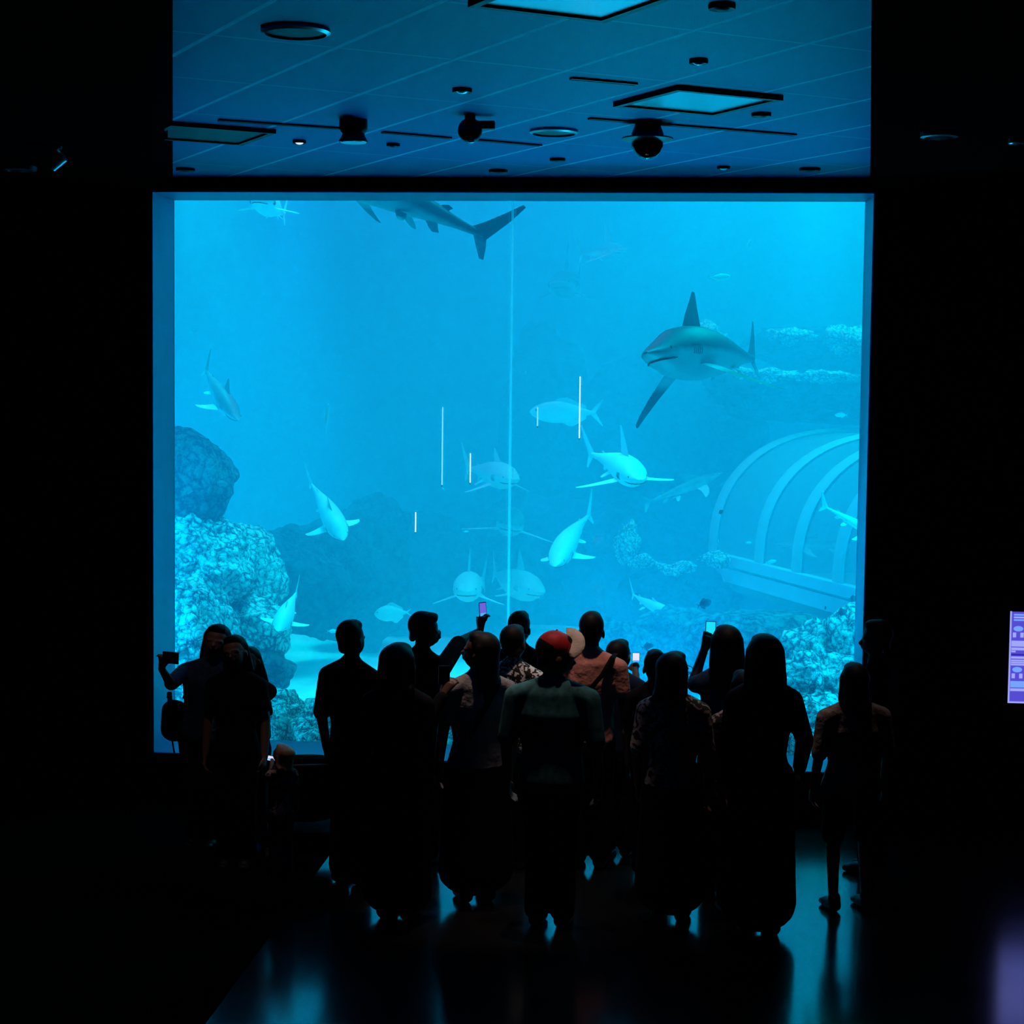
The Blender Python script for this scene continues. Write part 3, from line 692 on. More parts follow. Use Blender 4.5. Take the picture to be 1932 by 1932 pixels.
def deep_fish(name, loc, length, yaw, pitch=0, roll=0, m_=None, label='', group=None, depth=.18, fork=.16, cat='fish', bend=0):
    """a deep bodied fish with a forked tail, nose along +x"""
    Lg = length; mb = MB(); n = 18
    T = [0, .03, .1, .2, .32, .45, .58, .70, .80, .88, .93]; Hh = [.02, .30, .60, .86, 1, .98, .82, .55, .30, .16, .14]
    fs = []; vs = []
    for t, h in zip(T, Hh):
        for j in range(n):
            a_ = 2*math.pi*j/n; vs.append(V(((.5-t)*Lg, math.cos(a_)*h*depth*.42*Lg+bend*Lg*max(0, t-.3)**2, math.sin(a_)*h*depth*Lg)))
    k = len(T); fs = [tuple(range(n)), tuple(range((k-1)*n, k*n))]
    for i in range(k-1):
        for j in range(n): fs.append((i*n+j, i*n+(j+1) % n, (i+1)*n+(j+1) % n, (i+1)*n+j))
    mb.add(vs, fs)
    def q(t, y, z): return V(((.5-t)*Lg, y*Lg+bend*Lg*max(0, t-.3)**2, z*Lg))
    for s in (1, -1): fin(mb, [(q(.86, 0, .02*s), q(.93, 0, 0)), (q(.93, 0, fork*.5*s), q(.96, 0, fork*.25*s)), (q(1.03, 0, fork*s), q(1.04, 0, fork*.95*s))], .008*Lg, (0, 1, 0))
    fin(mb, [(q(.30, 0, depth*.9), q(.80, 0, depth*.25)), (q(.42, 0, depth*1.28), q(.80, 0, depth*.55)), (q(.52, 0, depth*1.36), q(.80, 0, depth*.62))], .006*Lg, (0, 1, 0))
    fin(mb, [(q(.45, 0, -depth*.9), q(.80, 0, -depth*.25)), (q(.55, 0, -depth*1.22), q(.80, 0, -depth*.5)), (q(.62, 0, -depth*1.26), q(.80, 0, -depth*.56))], .006*Lg, (0, 1, 0))
    for s in (1, -1): fin(mb, [(q(.27, s*.07, -.02), q(.30, s*.07, -.05)), (q(.36, s*.10, -.03), q(.37, s*.10, -.07)), (q(.43, s*.12, -.05), q(.44, s*.12, -.07))], .004*Lg, (0, 1, 0))
    o = empty(name, loc, 0, label, cat, group)
    o.rotation_euler = (Matrix.Rotation(yaw, 3, 'Z') @ Matrix.Rotation(-pitch, 3, 'Y') @ Matrix.Rotation(roll, 3, 'X')).to_euler()
    mb.build('body', m_ or fm_silver, o)
    for s in (1, -1): MB().ell(q(.10, s*depth*.24, depth*.18), (.018*Lg, .008*Lg, .018*Lg), n=10, k=6).build('eye', eye_m, o)
    return o
# yaw: 0 = towards the right of the window, -90 = towards the viewer, 180 = left
shark('shark', at(1325, 672, 2.0), 1.9, R(-124), R(0), R(14), bend=-.10, m_=fm_dark, label='large dark shark with a tall fin and black fin tips, upper right of the window', droop=32, dorsal=1.45, pect=1.7, fat=1.4)
shark('shark', at(704, 354, 2.3), 1.95, R(160), R(24), R(10), bend=-.05, m_=fm_dark, label='dark backed shark with only its rear half and tail showing at the window top', dorsal=.55, mouth=False, fat=1.05)
shark('shark', at(418, 752, 4.6), 1.05, R(-52), R(-28), R(-12), bend=.06, m_=fm_grey, label='grey shark diving to the right above the left boulder', fat=1.1)
shark('shark', at(624, 972, 4.0), 1.0, R(-60), R(-30), R(16), bend=-.05, m_=fm_pale, label='bright pale shark nosing down between the left pile and the shortest reflection streak', fat=1.25, pect=1.15)
shark('shark', at(1178, 886, 3.6), 1.4, R(-74), R(-7), R(4), bend=-.12, m_=fm_pale, label='bright pale shark seen head on with fins spread, below the large dark shark', droop=10, dorsal=1.45, pect=1.5, fat=1.15)
shark('shark', at(936, 898, 6.4), 1.5, R(-66), R(-1), 0, bend=-.05, m_=fm_pale, label='faint shark heading right across the pane joint, next to the short white reflection streak', fat=1.15)
shark('shark', at(962, 985, 6.8), 1.6, R(-84), 0, R(-8), bend=.1, m_=fm_grey, label='hazy shark facing the viewer with wide fins on the pane joint', droop=12, pect=1.45, fat=1.2)
shark('shark', at(1068, 1028, 4.8), 1.25, R(-99), R(-19), R(6), bend=.1, m_=fm_pale, label='pale shark gliding down towards the viewer right of the pane joint', dorsal=.5, fat=1.15, pect=.9)
shark('shark', at(884, 1108, 5.8), 1.55, R(-86), R(2), 0, bend=.1, m_=fm_pale, label='hazy shark facing the viewer just above the raised phone', dorsal=1.3, fat=1.2)
shark('shark', at(975, 1104, 6.4), 1.3, R(-56), R(-3), R(-5), bend=.1, m_=fm_pale, label='broad pale shark with a pointed snout heading right over the far sand', dorsal=1.5, fat=1.5, pect=.8)
shark('shark', at(539, 1160, 2.3), .74, R(-90), R(-20), R(-8), bend=.02, m_=fm_pale, label='small pale shark nosing down right of the left rock pile', fat=1.3, pect=1.25, droop=8, dorsal=.9)
shark('shark', at(507, 389, 3.0), 1.0, R(-92), R(4), R(-2), m_=fm_pale, label='bright shark with outstretched fins at the upper left window edge', droop=6, pect=1.25, fat=1.3)
shark('shark', at(1143, 476, 9.4), 1.2, R(-60), 0, 0, m_=fm_grey, label='very faint small shark high in the haze right of the pane joint', dorsal=1.5)
shark('shark', at(1070, 540, 8.6), 1.7, R(-95), 0, 0, m_=fm_dark, label='dim dark shark seen head on, high right of the pane joint', dorsal=1.6, pect=.7, fat=1.15)
shark('shark', at(1302, 918, 6.6), 1.0, R(28), R(20), 0, m_=fm_grey, label='faint slim shark slanting upwards just left of the tunnel', fat=.7, dorsal=.8)
shark('shark', at(1234, 1146, 5.0), .8, R(-48), R(-7), R(10), bend=.15, m_=fm_pale, label='bright shark resting along the far sand right of the pink shirted man', fat=.85, dorsal=.6)
shark('shark', at(1622, 993, 1.8), .6, R(-20), R(-25), R(15), m_=fm_pale, label='bright shark tail entering at the right window edge in front of the tunnel', fat=.8)
shark('shark', at(1535, 1028, 7.0), 1.0, R(190), 0, 0, m_=fm_grey, label='slim faint shark seen through the tunnel arches', fat=.75, dorsal=.6)
deep_fish('fish', at(1066, 778, 5.6), .72, R(180), 0, 0, fm_silver, 'large silvery fork tailed fish behind the two right reflection streaks', depth=.155, fork=.19)
deep_fish('fish', at(740, 1157, 4.8), .36, R(182), R(-4), R(8), fm_silver, 'oval silvery fish low over the sand, left of the raised phone', depth=.22, fork=.10)
deep_fish('fish', at(617, 788, 5.0), .30, R(85), R(70), 0, fm_grey, 'thin faint fish swimming upright in the open water', depth=.12)
GF = 'small dark reef fish at the right'
for (px, py, ln, yw, pt, lb) in ((1329, 1139, .125, 20, 18, 'small dark fish above the raised phone screen'), (1609, 1129, .075, 20, 5, 'small dark fish half cut by the right window edge'),
                                (1588, 1155, .090, 12, 8, 'dark round fish just below the tunnel beam at the right edge'), (1557, 1147, .05, -80, 10, 'tiny dark fish seen head on below the tunnel beam'),
                                (1222, 1220, .10, 15, 12, 'dim dark fish beside the bright camera screen'), (1402, 1230, .085, 20, 14, 'dark fish between the raised phone woman and the long haired woman'),
                                (1360, 966, .05, 30, 30, 'tiny dark fish inside the left tunnel arch')):
    deep_fish('reef_fish', at(px, py, 1.7), ln, R(yw), R(pt), 0, fm_navy, lb, GF, depth=.27, fork=.16)
GP = 'small bright fish'  # those labelled as reflections are screen glints on the pane, shaped as fish
for (px, py, ln, yw, pt, lb) in ((1413, 461, .10, -60, 55, 'small bright reflection built as a fish, high in the upper right water'), (1357, 523, .19, 5, 3, 'bright slim reflection built as a fish, below the highest one'),
                                (1587, 783, .11, 175, 0, 'tiny brilliant reflection built as a fish above the tunnel at the right edge'), (1355, 1022, .06, 90, 60, 'tiny bright reflection built as a fish at the foot of the first tunnel rib'),
                                (1412, 1024, .06, 0, 0, 'tiny bright fish between the first two tunnel ribs'), (1455, 1060, .10, 10, 10, 'small bright fish low inside the tunnel'),
                                (879, 1003, .05, 0, 0, 'round bright speck of a fish below the short white reflection streak'), (836, 922, .04, 10, -40, 'bright speck of a fish at the foot of the longest reflection streak'),
                                (628, 1191, .10, 0, 0, 'tiny bright fish left of the tall man in black'), (992, 703, .04, 90, 50, 'tiny bright fish right of the pane joint, mid height'),
                                (365, 624, .06, -20, -10, 'tiny bright fish at the left window edge')):
    deep_fish('bright_speck', at(px, py, 3.0), ln, R(yw), R(pt), 0, fm_pale, lb, GP, depth=.16)
# ================================================================== PEOPLE
sk_l = mat('skin_light', (.20, .11, .07), .5, spec=.3); sk_m = mat('skin_tan', (.10, .05, .032), .5, spec=.3); sk_d = mat('skin_brown', (.05, .025, .016), .5, spec=.3)
hr_b = mat('hair_black', (.006, .005, .005), .6, spec=.15); hr_br = mat('hair_dark_brown', (.012, .008, .006), .55, spec=.2); hr_f = mat('hair_fair', (.42, .25, .13), .5, var=.35, scale=60)
c_blk = mat('cloth_black', (.007, .007, .008), .9, spec=.05, var=.2, scale=30); c_char = mat('cloth_charcoal', (.014, .014, .016), .9, spec=.05, var=.2)
c_navy = mat('cloth_navy', (.012, .02, .05), .9, spec=.1, var=.2); c_den = mat('cloth_denim', (.025, .05, .10), .9, spec=.1, var=.35, scale=50)
c_grey = mat('cloth_grey', (.24, .22, .22), .9, spec=.1, var=.3, scale=18, bump=.8); c_pink = mat('cloth_salmon', (.58, .23, .18), .9, spec=.1, var=.25, scale=14, bump=.8)
c_teal = mat('cloth_teal', (.035, .12, .13), .85, spec=.15, var=.4, scale=25); c_crm = mat('cloth_cream', (.62, .50, .42), .9, spec=.1, var=.15, scale=20, bump=.6)
c_red = mat('cloth_red', (.42, .012, .012), .6, spec=.3, var=.2, scale=30); c_maroon = mat('cloth_maroon', (.05, .004, .006), .9, spec=.1)
c_tan = mat('cloth_taupe', (.20, .16, .14), .9, spec=.1, var=.45, scale=25, bump=.8); c_jean = mat('cloth_dark_jeans', (.012, .016, .028), .9, spec=.1, var=.3, scale=40)
sh_w = mat('shoe_white', (.62, .64, .64), .6); sh_b = mat('shoe_black', (.008, .008, .009), .5, spec=.2); sh_g = mat('shoe_grey', (.12, .13, .14), .6)
def pattern_mat(name, a_, b_, sc_):
    M = bpy.data.materials.new(name); M.use_nodes = True
    nt = M.node_tree; b = nt.nodes['Principled BSDF']; N = nt.nodes.new; L = nt.links.new
    tc = N('ShaderNodeTexCoord'); v = N('ShaderNodeTexNoise'); v.inputs['Scale'].default_value = sc_; v.inputs['Distortion'].default_value = 2.2; v.inputs['Detail'].default_value = 1; L(tc.outputs['Object'], v.inputs['Vector'])
    cr = N('ShaderNodeValToRGB'); cr.color_ramp.interpolation = 'CONSTANT'; cr.color_ramp.elements[0].position = 0; cr.color_ramp.elements[1].position = .52
    cr.color_ramp.elements[0].color = a_; cr.color_ramp.elements[1].color = b_; L(v.outputs['Fac'], cr.inputs['Fac']); L(cr.outputs['Color'], b.inputs['Base Color']); b.inputs['Roughness'].default_value = .9
    return M
c_zeb = pattern_mat('cloth_black_white_print', (.006, .006, .007, 1), (.62, .60, .58, 1), 22)
c_str = pattern_mat('cloth_taupe_print', (.02, .018, .018, 1), (.42, .33, .28, 1), 16)
ph_b = mat('phone_black', (.008, .008, .01), .3); gls = mat('glasses_frame', (.02, .03, .05), .3)
M3 = Matrix.Rotation

class Fig:
    pass
def person(px, top, y, facing, label, skin=sk_m, shirt=c_blk, pants=c_jean, hair='short', hair_m=hr_b, fem=False, head=(0, 0, 0), armL=None, armR=None, sleeve='short', bottom='trousers',
           shoes=sh_b, wide=1.0, glasses=False, group=None, lean=0., curl=(.55, .55), stance=.95, headw=1.0, eyes=True, sway=0., hdL=None, hdR=None):
    """facing: 0 looks at the tank, +90 to the right of the picture, 180 at the viewer"""
    T = at(px, top, y); h = T.z/1.004
    T = V((T.x-sway, T.y, T.z))
    root = empty('person', (T.x, T.y, 0), -R(facing), label, 'person', group)
    W = Matrix.Translation((T.x, T.y, 0)) @ M3(-R(facing), 4, 'Z'); Wi = W.inverted()
    f = Fig(); f.root = root; f.h = h; f.Wi = Wi; f.W = W
    sw = (.088 if fem else .099)*wide; hw = (.090 if fem else .082)*wide; ww = (.066 if fem else .072)*wide; cw = (.082 if fem else .090)*wide
    off = Wi.to_3x3() @ V((sway, 0, 0))
    P = lambda x, yy, z: V((x*h, yy*h+lean*h*max(0, z-.5), z*h))+off*max(0, (z-.45)/.55)
    H = Matrix.Translation(P(0, 0, .872)) @ (M3(-R(head[0]), 4, 'Z') @ M3(R(head[1]), 4, 'X') @ M3(R(head[2]), 4, 'Y'))
    Hp = lambda x, yy, z: H @ V((x*h*headw, yy*h*headw, (z-.872)*h))
    def caph(mb, p0, r0_, p1, r1_, Fm=P, side=(1, 0, 0)):
        g = lambda r: tuple(q*h for q in r) if isinstance(r, tuple) else r*h
        sd = V(side)
        if Fm is Hp: sd = H.to_3x3() @ sd
        mb.cap(Fm(*p0), g(r0_), Fm(*p1), g(r1_), side=sd)
    def ellh(mb, c, r):
        mb.ell(Hp(*c), (r[0]*h*headw, r[1]*h*headw, r[2]*h), M=H.to_3x3())
    def torso(mb, e, low=.515):
        caph(mb, (0, 0, low), (hw+e, .062+e), (0, 0, .60), (ww+e, .054+e))
        caph(mb, (0, 0, .60), (ww+e, .054+e), (0, 0, .73), (cw+e, .062+e))
        caph(mb, (0, 0, .73), (cw+e, .062+e), (0, -.006, .785), (cw*.86+e, .048+e))
        for s_ in (-1, 1): caph(mb, (s_*sw, -.008, .784), .027+e, (s_*.03, -.008, .822), .026+e*.8)
        caph(mb, (0, -.012, .79), (.072*wide+e, .036+e), (0, -.006, .838), (.034+e, .030+e))
    # arms
    arms = []
    for s, arm in ((-1, armL), (1, armR)):
        S = P(s*sw, -.008, .784)
        if arm is None:
            E = P(s*(sw+.026), -.014, .635); Wr = P(s*(sw+.030), .030, .492)
        else: E, Wr = Wi @ V(arm[0]), Wi @ V(arm[1])
        arms.append((s, S, E, Wr))
    legs = []
    for s in (-1, 1):
        hp = P(s*.047*(hw/.086), 0, .50); kn = P(s*.046*stance, .012, .28); an = P(s*.046*stance, -.006, .045)
        an.y -= lean*0; legs.append((s, V((hp.x, hp.y, hp.z)), kn, an))
    b = MB()
    torso(b, 0)
    caph(b, (0, -.005, .82), .031, (0, .002, .88), .029)
    ellh(b, (0, -.002, .938), (.0445, .056, .057)); ellh(b, (0, .017, .913), (.038, .040, .050))
    caph(b, (0, .020, .893), (.028, .024), (0, .036, .884), .014, Hp); caph(b, (0, .053, .921), .006, (0, .0625, .908), .0085, Hp)
    ellh(b, (0, .054, .894), (.014, .007, .0045)); ellh(b, (0, .053, .888), (.012, .006, .0045)); ellh(b, (0, .046, .930), (.032, .012, .006))
    for s in (-1, 1): ellh(b, (s*.046, -.003, .914), (.006, .012, .019))
    for ai, (s, S, E, Wr) in enumerate(arms):
        b.cap(S, .028*h, E, .0215*h); b.cap(E, .0225*h, Wr, (.0165*h, .0135*h))
        d = (Wr-E).normalized(); cu = curl[ai]
        hd = (hdL, hdR)[ai]
        if hd is not None: d = (Wi.to_3x3() @ V(hd)).normalized()
        # palm plane: side vector roughly across the body
        sdv = V((0, 1, 0)) if (armL, armR)[ai] is None else V((1, 0, 0)); sdv = (sdv-d*sdv.dot(d)).normalized(); nv = d.cross(sdv)*(-s if (armL, armR)[ai] is None else 1)
        pe = Wr+d*.050*h
        b.cap(Wr, (.0155*h, .011*h), pe, (.022*h, .0095*h), side=sdv)
        for k_, (o_, ln) in enumerate(((-.0165, .040), (-.0055, .046), (.0055, .043), (.0165, .034))):
            q0 = pe+sdv*o_*h; d1 = (d*math.cos(cu)+nv*math.sin(cu)+sdv*o_*5).normalized(); q1 = q0+d1*ln*.55*h
            d2 = (d*math.cos(cu*2.1)+nv*math.sin(cu*2.1)).normalized(); q2 = q1+d2*ln*.5*h
            b.cap(q0-d*.01*h, .0058*h, q1, .0052*h); b.cap(q1, .0052*h, q2, .0045*h)
        th0 = Wr+d*.014*h+sdv*s*.010*h*(-1 if (armL, armR)[ai] is None else -1); td = (d*.75-sdv*s*.62+nv*.35).normalized()
        b.cap(th0, .0075*h, th0+td*.026*h, .0062*h); b.cap(th0+td*.026*h, .0062*h, th0+td*.026*h+(td+d*.6).normalized()*.022*h, .005*h)
        if ai == 0: f.handL = Wr+d*.06*h
        else: f.handR = Wr+d*.06*h
    for s, hp, kn, an in legs:
        b.cap(hp, .045*h, kn, .029*h); b.cap(kn, .0295*h, an, .0195*h); b.cap(kn.lerp(an, .25)+V((0, -.006*h, 0)), .028*h, kn.lerp(an, .45), .024*h)
        b.cap((an.x, an.y-.012*h, .020*h), (.02*h, .017*h), (an.x, an.y+.085*h, .014*h), (.024*h, .011*h))
    b.blob('body', skin, root, .0068, 4)
    # clothes
    sb = MB(); torso(sb, .011, .50 if bottom != 'dress' else .515)
    cut = {'none': .12, 'short': .62, 'half': .95, 'long': 1.0}[sleeve]
    for s, S, E, Wr in arms:
        sb.cap(S, .038*h, S.lerp(E, min(1, cut)), (.0335 if sleeve != 'long' else .031)*h)
        if sleeve == 'long': sb.cap(E, .031*h, E.lerp(Wr, .93), .024*h)
    if bottom == 'dress':
        caph(sb, (0, 0, .53), (hw+.016, .075), (0, 0, .30), (hw+.022, .088)); caph(sb, (0, 0, .30), (hw+.022, .088), (0, 0, .10), (hw+.030, .092))
    so = sb.blob('dress' if bottom == 'dress' else 'shirt', shirt, root, .0105, 5); f.shirt = so
    if bottom != 'dress':
        pb = MB(); caph(pb, (0, 0, .49), (hw+.007, .068), (0, 0, .575), (ww+.010, .060))
        for s, hp, kn, an in legs:
            if bottom == 'trousers': pb.cap(hp, .053*h, kn, .046*h); pb.cap(kn, .046*h, an+V((0, 0, .016*h)), .044*h)
            elif bottom == 'shorts': pb.cap(hp, .055*h, kn.lerp(hp, .12), .047*h)
        if bottom == 'skirt': caph(pb, (0, 0, .50), (hw+.012, .074), (0, 0, .12), (hw+.034, .10))
        pb.blob({'trousers': 'trousers', 'shorts': 'shorts', 'skirt': 'skirt'}[bottom], pants, root, .0105, 4)
    for s, hp, kn, an in legs:
        m_ = MB(); m_.cap((an.x, an.y-.016*h, .026*h), (.027*h, .026*h), (an.x, an.y+.060*h, .022*h), (.030*h, .022*h)); m_.cap((an.x, an.y+.05*h, .019*h), (.029*h, .019*h), (an.x, an.y+.092*h, .016*h), (.025*h, .015*h)); m_.cap((an.x, an.y-.012*h, .03*h), .026*h, (an.x, an.y-.008*h, .056*h), .026*h)
        for i_ in range(len(m_.v)): m_.v[i_].z = max(m_.v[i_].z, .001)
        so_ = m_.blob('shoe', shoes, root, .0075, 3)
    # hair
    hb = MB()
    ellh(hb, (0, -.011, .949), (.0495, .054, .056)); ellh(hb, (0, .014, .978), (.036, .036, .024))
    if hair in ('short', 'quiff', 'crop', 'bun'):
        caph(hb, (0, -.032, .93), (.040, .022), (0, -.040, .893), (.029, .014), Hp)
    if hair == 'quiff': caph(hb, (0, .0, .983), (.030, .022), (0, .036, .988), (.020, .014), Hp)
    if hair == 'bun': ellh(hb, (0, -.040, .988), (.027, .027, .025))
    if hair in ('long', 'verylong', 'bob'):
        L_ = {'bob': .845, 'long': .755, 'verylong': .665}[hair]
        caph(hb, (0, -.030, .945), (.048, .034), (0, -.046, .865), (.054, .028), Hp); caph(hb, (0, -.046, .865), (.054, .028), (0, -.062, L_), (.050, .018), Hp)
        for s in (-1, 1): caph(hb, (s*.040, -.008, .950), .016, (s*.046, -.022, .86), .016, Hp); caph(hb, (s*.046, -.022, .86), .016, (s*.046, -.040, max(L_, .80)), .013, Hp)
    hb.blob('hair', hair_m, root, .0085, 4)
    if eyes:
        for s in (-1, 1): m_ = MB(); m_.ell(Hp(s*.0175, .0465, .921), (.006*h, .005*h, .005*h), M=H.to_3x3(), n=12, k=8); m_.build('eye', mat('eye_white_dark', (.25, .25, .25), .2), root)
    if glasses:
        g_ = MB()
        for s in (-1, 1):
            ring = [Hp(s*.020+.015*math.cos(a_*math.pi/8), .062, .921+.012*math.sin(a_*math.pi/8)) for a_ in range(17)]
            g_.tube(ring, .0016*h, n=6); g_.tube([Hp(s*.034, .060, .924), Hp(s*.0475, .03, .923), Hp(s*.0485, -.006, .920)], .0015*h, n=6)
        g_.tube([Hp(-.006, .064, .923), Hp(.006, .064, .923)], .0014*h, n=6); g_.build('glasses', gls, root)
    f.Hp = Hp; f.H = H; f.P = P
    return f
def phone(center, wdt, hgt, label, screen=None, normal=None, tilt=0., back=False, bright=None, group=None, name='phone'):
    """a slab whose screen looks towards normal (default: the viewer)"""
    c = V(center); n = V(normal) if normal is not None else (CAM-c); n.normalize()
    x = V((0, 0, 1)).cross(n).normalized(); z = n.cross(x); Mx = Matrix((x, -n, z)).transposed() @ M3(R(tilt), 3, 'Y')
    o = empty(name, c, 0, label, 'phone', group); o.rotation_euler = Mx.to_euler()
    MB().box((0, 0, 0), (wdt, .008, hgt)).build('case', ph_b, o, smooth=False, bevel=.003)
    if screen is not None: MB().box((0, -.0046, 0), (wdt*.88, .001, hgt*.92)).build('screen', screen, o, smooth=False)
    if bright is not None: MB().box((0, -.0054, bright[0]*hgt), (wdt*.8, .001, bright[1]*hgt)).build('screen_bar', bright[2], o, smooth=False)
    return o
scr_c = mat('screen_cyan', (.1, .3, .4), .3, emit=lin((25, 215, 245)), estr=1.2); scr_v = mat('screen_violet', (.1, .1, .3), .3, emit=lin((110, 105, 225)), estr=1.0)
scr_w = mat('screen_white', (.5, .5, .5), .3, emit=lin((225, 220, 250)), estr=1.1); scr_b = mat('screen_blue', (.1, .2, .4), .3, emit=lin((70, 190, 255)), estr=1.0)

# ---- the selfie group at the left
A = person(412, 1177, -1.25, 184, 'person in a denim jacket taking a selfie, tallest of the left group', sk_l, c_den, c_blk, 'long', hr_b, True, head=(-8, 6, -8), headw=1.22, wide=1.5, sway=.10,
           armR=(at(322, 1290, -1.50), at(305, 1262, -1.72)), hdR=(.15, 0, 1), sleeve='half', eyes=True, curl=(.5, .9))
phone(at(322, 1241, -1.80), .115, .075, 'black phone held out sideways for a selfie at the far left', None, normal=(.3, 1, -.05))
B = person(446, 1197, -1.74, 178, 'person with dark hair and glasses, middle of the left group', sk_l, c_blk, c_blk, 'bob', hr_b, True, head=(6, 8, 10), glasses=True, eyes=True, headw=1.1, wide=1.1)
C_ = person(474, 1219, -1.30, 188, 'long haired person in a dark sleeveless top, right of the left group', sk_m, c_maroon, c_char, 'verylong', hr_br, True, head=(4, 8, 14), sleeve='none', shoes=sh_w, eyes=True,
            armL=(at(470, 1362, -1.52), at(410, 1377, -1.66)), wide=1.05, headw=1.15)
# backpack and handbag
def bag(name, c, sz, label, m_, strap=None, rz=0):
    o = empty(name, c, rz, label, 'bag')
    b = MB(); b.cap((0, 0, sz[2]*.28), (sz[0]*.5, sz[1]*.5), (0, 0, sz[2]*.72), (sz[0]*.46, sz[1]*.42)); b.blob('bag_body', m_, o, .010, 5)
    p_ = MB(); p_.cap((0, -sz[1]*.42, sz[2]*.28), (sz[0]*.36, sz[1]*.18), (0, -sz[1]*.42, sz[2]*.48), (sz[0]*.34, sz[1]*.16)); p_.blob('front_pocket', m_, o, .008, 4)
    for s in (-1, 1): MB().tube([(s*sz[0]*.28, sz[1]*.3, sz[2]*.95), (s*sz[0]*.3, sz[1]*.5, sz[2]*1.06), (s*sz[0]*.3, sz[1]*.62, sz[2]*.7), (s*sz[0]*.28, sz[1]*.45, sz[2]*.15)], (.016, .005), n=8, side=(1, 0, 0)).build('strap', m_, o)
    if strap: MB().tube(strap, .006, n=8).build('hanging_strap', m_, o)
    return o
p = at(324, 1400, -1.20); bag('backpack', (p.x+.02, p.y, p.z), (.19, .16, .30), 'black backpack hanging beside the selfie group at the left', c_blk, strap=[(-.02, 0, .03), (-.01, 0, -.03), (0, 0, -.09)])
p = at(501, 1404, -1.5); bag('shoulder_bag', p, (.07, .12, .19), 'dark shoulder bag on the right side of the long haired person in the left group', c_blk, rz=R(20))

# ---- child and pushchair
K = person(531, 1404, -2.05, 330, 'fair haired small child beside the pushchair, below the window sill', sk_l, c_str, c_den, 'bob', hr_f, True, head=(-25, 14, 6), headw=1.45, sleeve='short', shoes=sh_g,
           armL=(at(511, 1462, -1.98), at(513, 1440, -1.92)))
phone(at(512, 1431, -1.90), .05, .03, 'small bright tablet held up by the fair haired child', scr_w, tilt=12, bright=(-.2, .25, scr_b))
p = atz(576, 1628, 0)
so = empty('pushchair', (p.x, p.y, 0), R(12), 'folding black pushchair beside the fair haired child, left of the tall man', 'pushchair')
fm_ = mat('pushchair_frame', (.02, .02, .022), .35, metal=.4)
for s in (-1, 1):
    MB().tube([(s*.21, -.34, .66), (s*.21, -.30, .70), (s*.21, -.05, .45), (s*.21, .32, .10)], .012, n=10).build('side_frame', fm_, so)
    MB().tube([(s*.21, -.30, .09), (s*.21, -.02, .43)], .011, n=10).build('rear_leg', fm_, so)
    for yy, nm in ((-.30, 'rear_wheel'), (.32, 'front_wheel')):
        mw = MB(); prof = [(.055, -.016), (.078, -.018), (.088, -.010), (.088, .010), (.078, .018), (.055, .016)]
        mw.lathe(prof, (s*.235, yy, .089), 28, M=M3(R(90), 3, 'Y')); wo = mw.build(nm, sh_b, so)
        MB().lathe([(.02, -.02), (.05, -.012), (.05, .012), (.02, .02)], (s*.235, yy, .089), 18, M=M3(R(90), 3, 'Y')).build('hub', sh_g, wo)
MB().tube([(-.21, -.34, .66), (-.20, -.37, .70), (.20, -.37, .70), (.21, -.34, .66)], .014, n=10).build('handle', sh_b, so)
b = MB(); b.cap((0, .16, .36), (.19, .05), (0, -.12, .34), (.19, .05)); b.cap((0, -.12, .36), (.19, .045), (0, -.26, .70), (.18, .04)); b.blob('seat', c_blk, so, .012, 4)
b = MB(); nH = 10
vs = []; fs = []
for i in range(nH+1):
    a_ = R(-10+105*i/nH)
    for j in range(9):
        x = -.21+.42*j/8; r_ = .27*(1-.15*(abs(x)/.21)**3); vs.append(V((x, -.20+r_*math.sin(a_)*.9-.02, .47+r_*math.cos(a_))))
for i in range(nH):
    for j in range(8): q_ = i*9+j; fs.append((q_, q_+1, q_+10, q_+9))
b.add(vs, fs); ho = b.build('hood', c_blk, so); sm_ = ho.modifiers.new('thick', 'SOLIDIFY'); sm_.thickness = .012
b = MB(); b.box((0, .0, .17), (.36, .42, .14)); b.build('basket', c_char, so, smooth=False, bevel=.03)

# ---- the crowd, left to right
person(664, 1168, -2.0, 22, 'tall man with short hair in black, turned right, left end of the main crowd', sk_m, c_blk, c_blk, 'short', hr_b, head=(10, 4, 0), sleeve='half', wide=1.0)
D1 = person(752, 1212, -2.7, 10, 'person with full rounded dark hair standing in front of the man with the raised phone', sk_m, c_blk, c_blk, 'bob', hr_b, True, head=(0, 6, 0), headw=1.3, sleeve='long', bottom='dress',
            armR=(at(806, 1365, -2.62), at(836, 1312, -2.55)), wide=1.15)
phone(at(838, 1274, -2.52), .066, .11, 'dark phone held at chest height beside the grey shirted person', None)
G = person(797, 1153, -1.5, 28, 'man with glasses in profile, one arm stretched up holding a phone', sk_m, c_blk, c_blk, 'quiff', hr_b, head=(48, -6, 0), glasses=True, sleeve='half',
           armR=(at(866, 1212, -1.30), at(906, 1190, -1.08)), hdR=(.12, .1, 1), curl=(.5, .75), headw=1.03)
phone(at(911, 1154, -1.05), .05, .125, 'slim phone raised high by the man with glasses, violet screen', scr_v, tilt=-4, bright=(-.18, .22, scr_b), normal=(.45, -1, .05))
S_ = person(903, 1190, -2.3, -22, 'person with long dark hair looking left, in a grey shirt with a bag strap', sk_m, c_grey, c_blk, 'long', hr_b, True, head=(-52, 10, 0), sleeve='short', bottom='skirt', wide=1.25, headw=1.12)
MB().tube([S_.P(-.06, -.075, .62), S_.P(.0, -.080, .72), S_.P(.055, -.055, .80), S_.P(.072, -.01, .84), S_.P(.06, .045, .79)], (.016, .004), n=8, side=(1, 0, 0)).build('bag_strap', c_blk, S_.root)
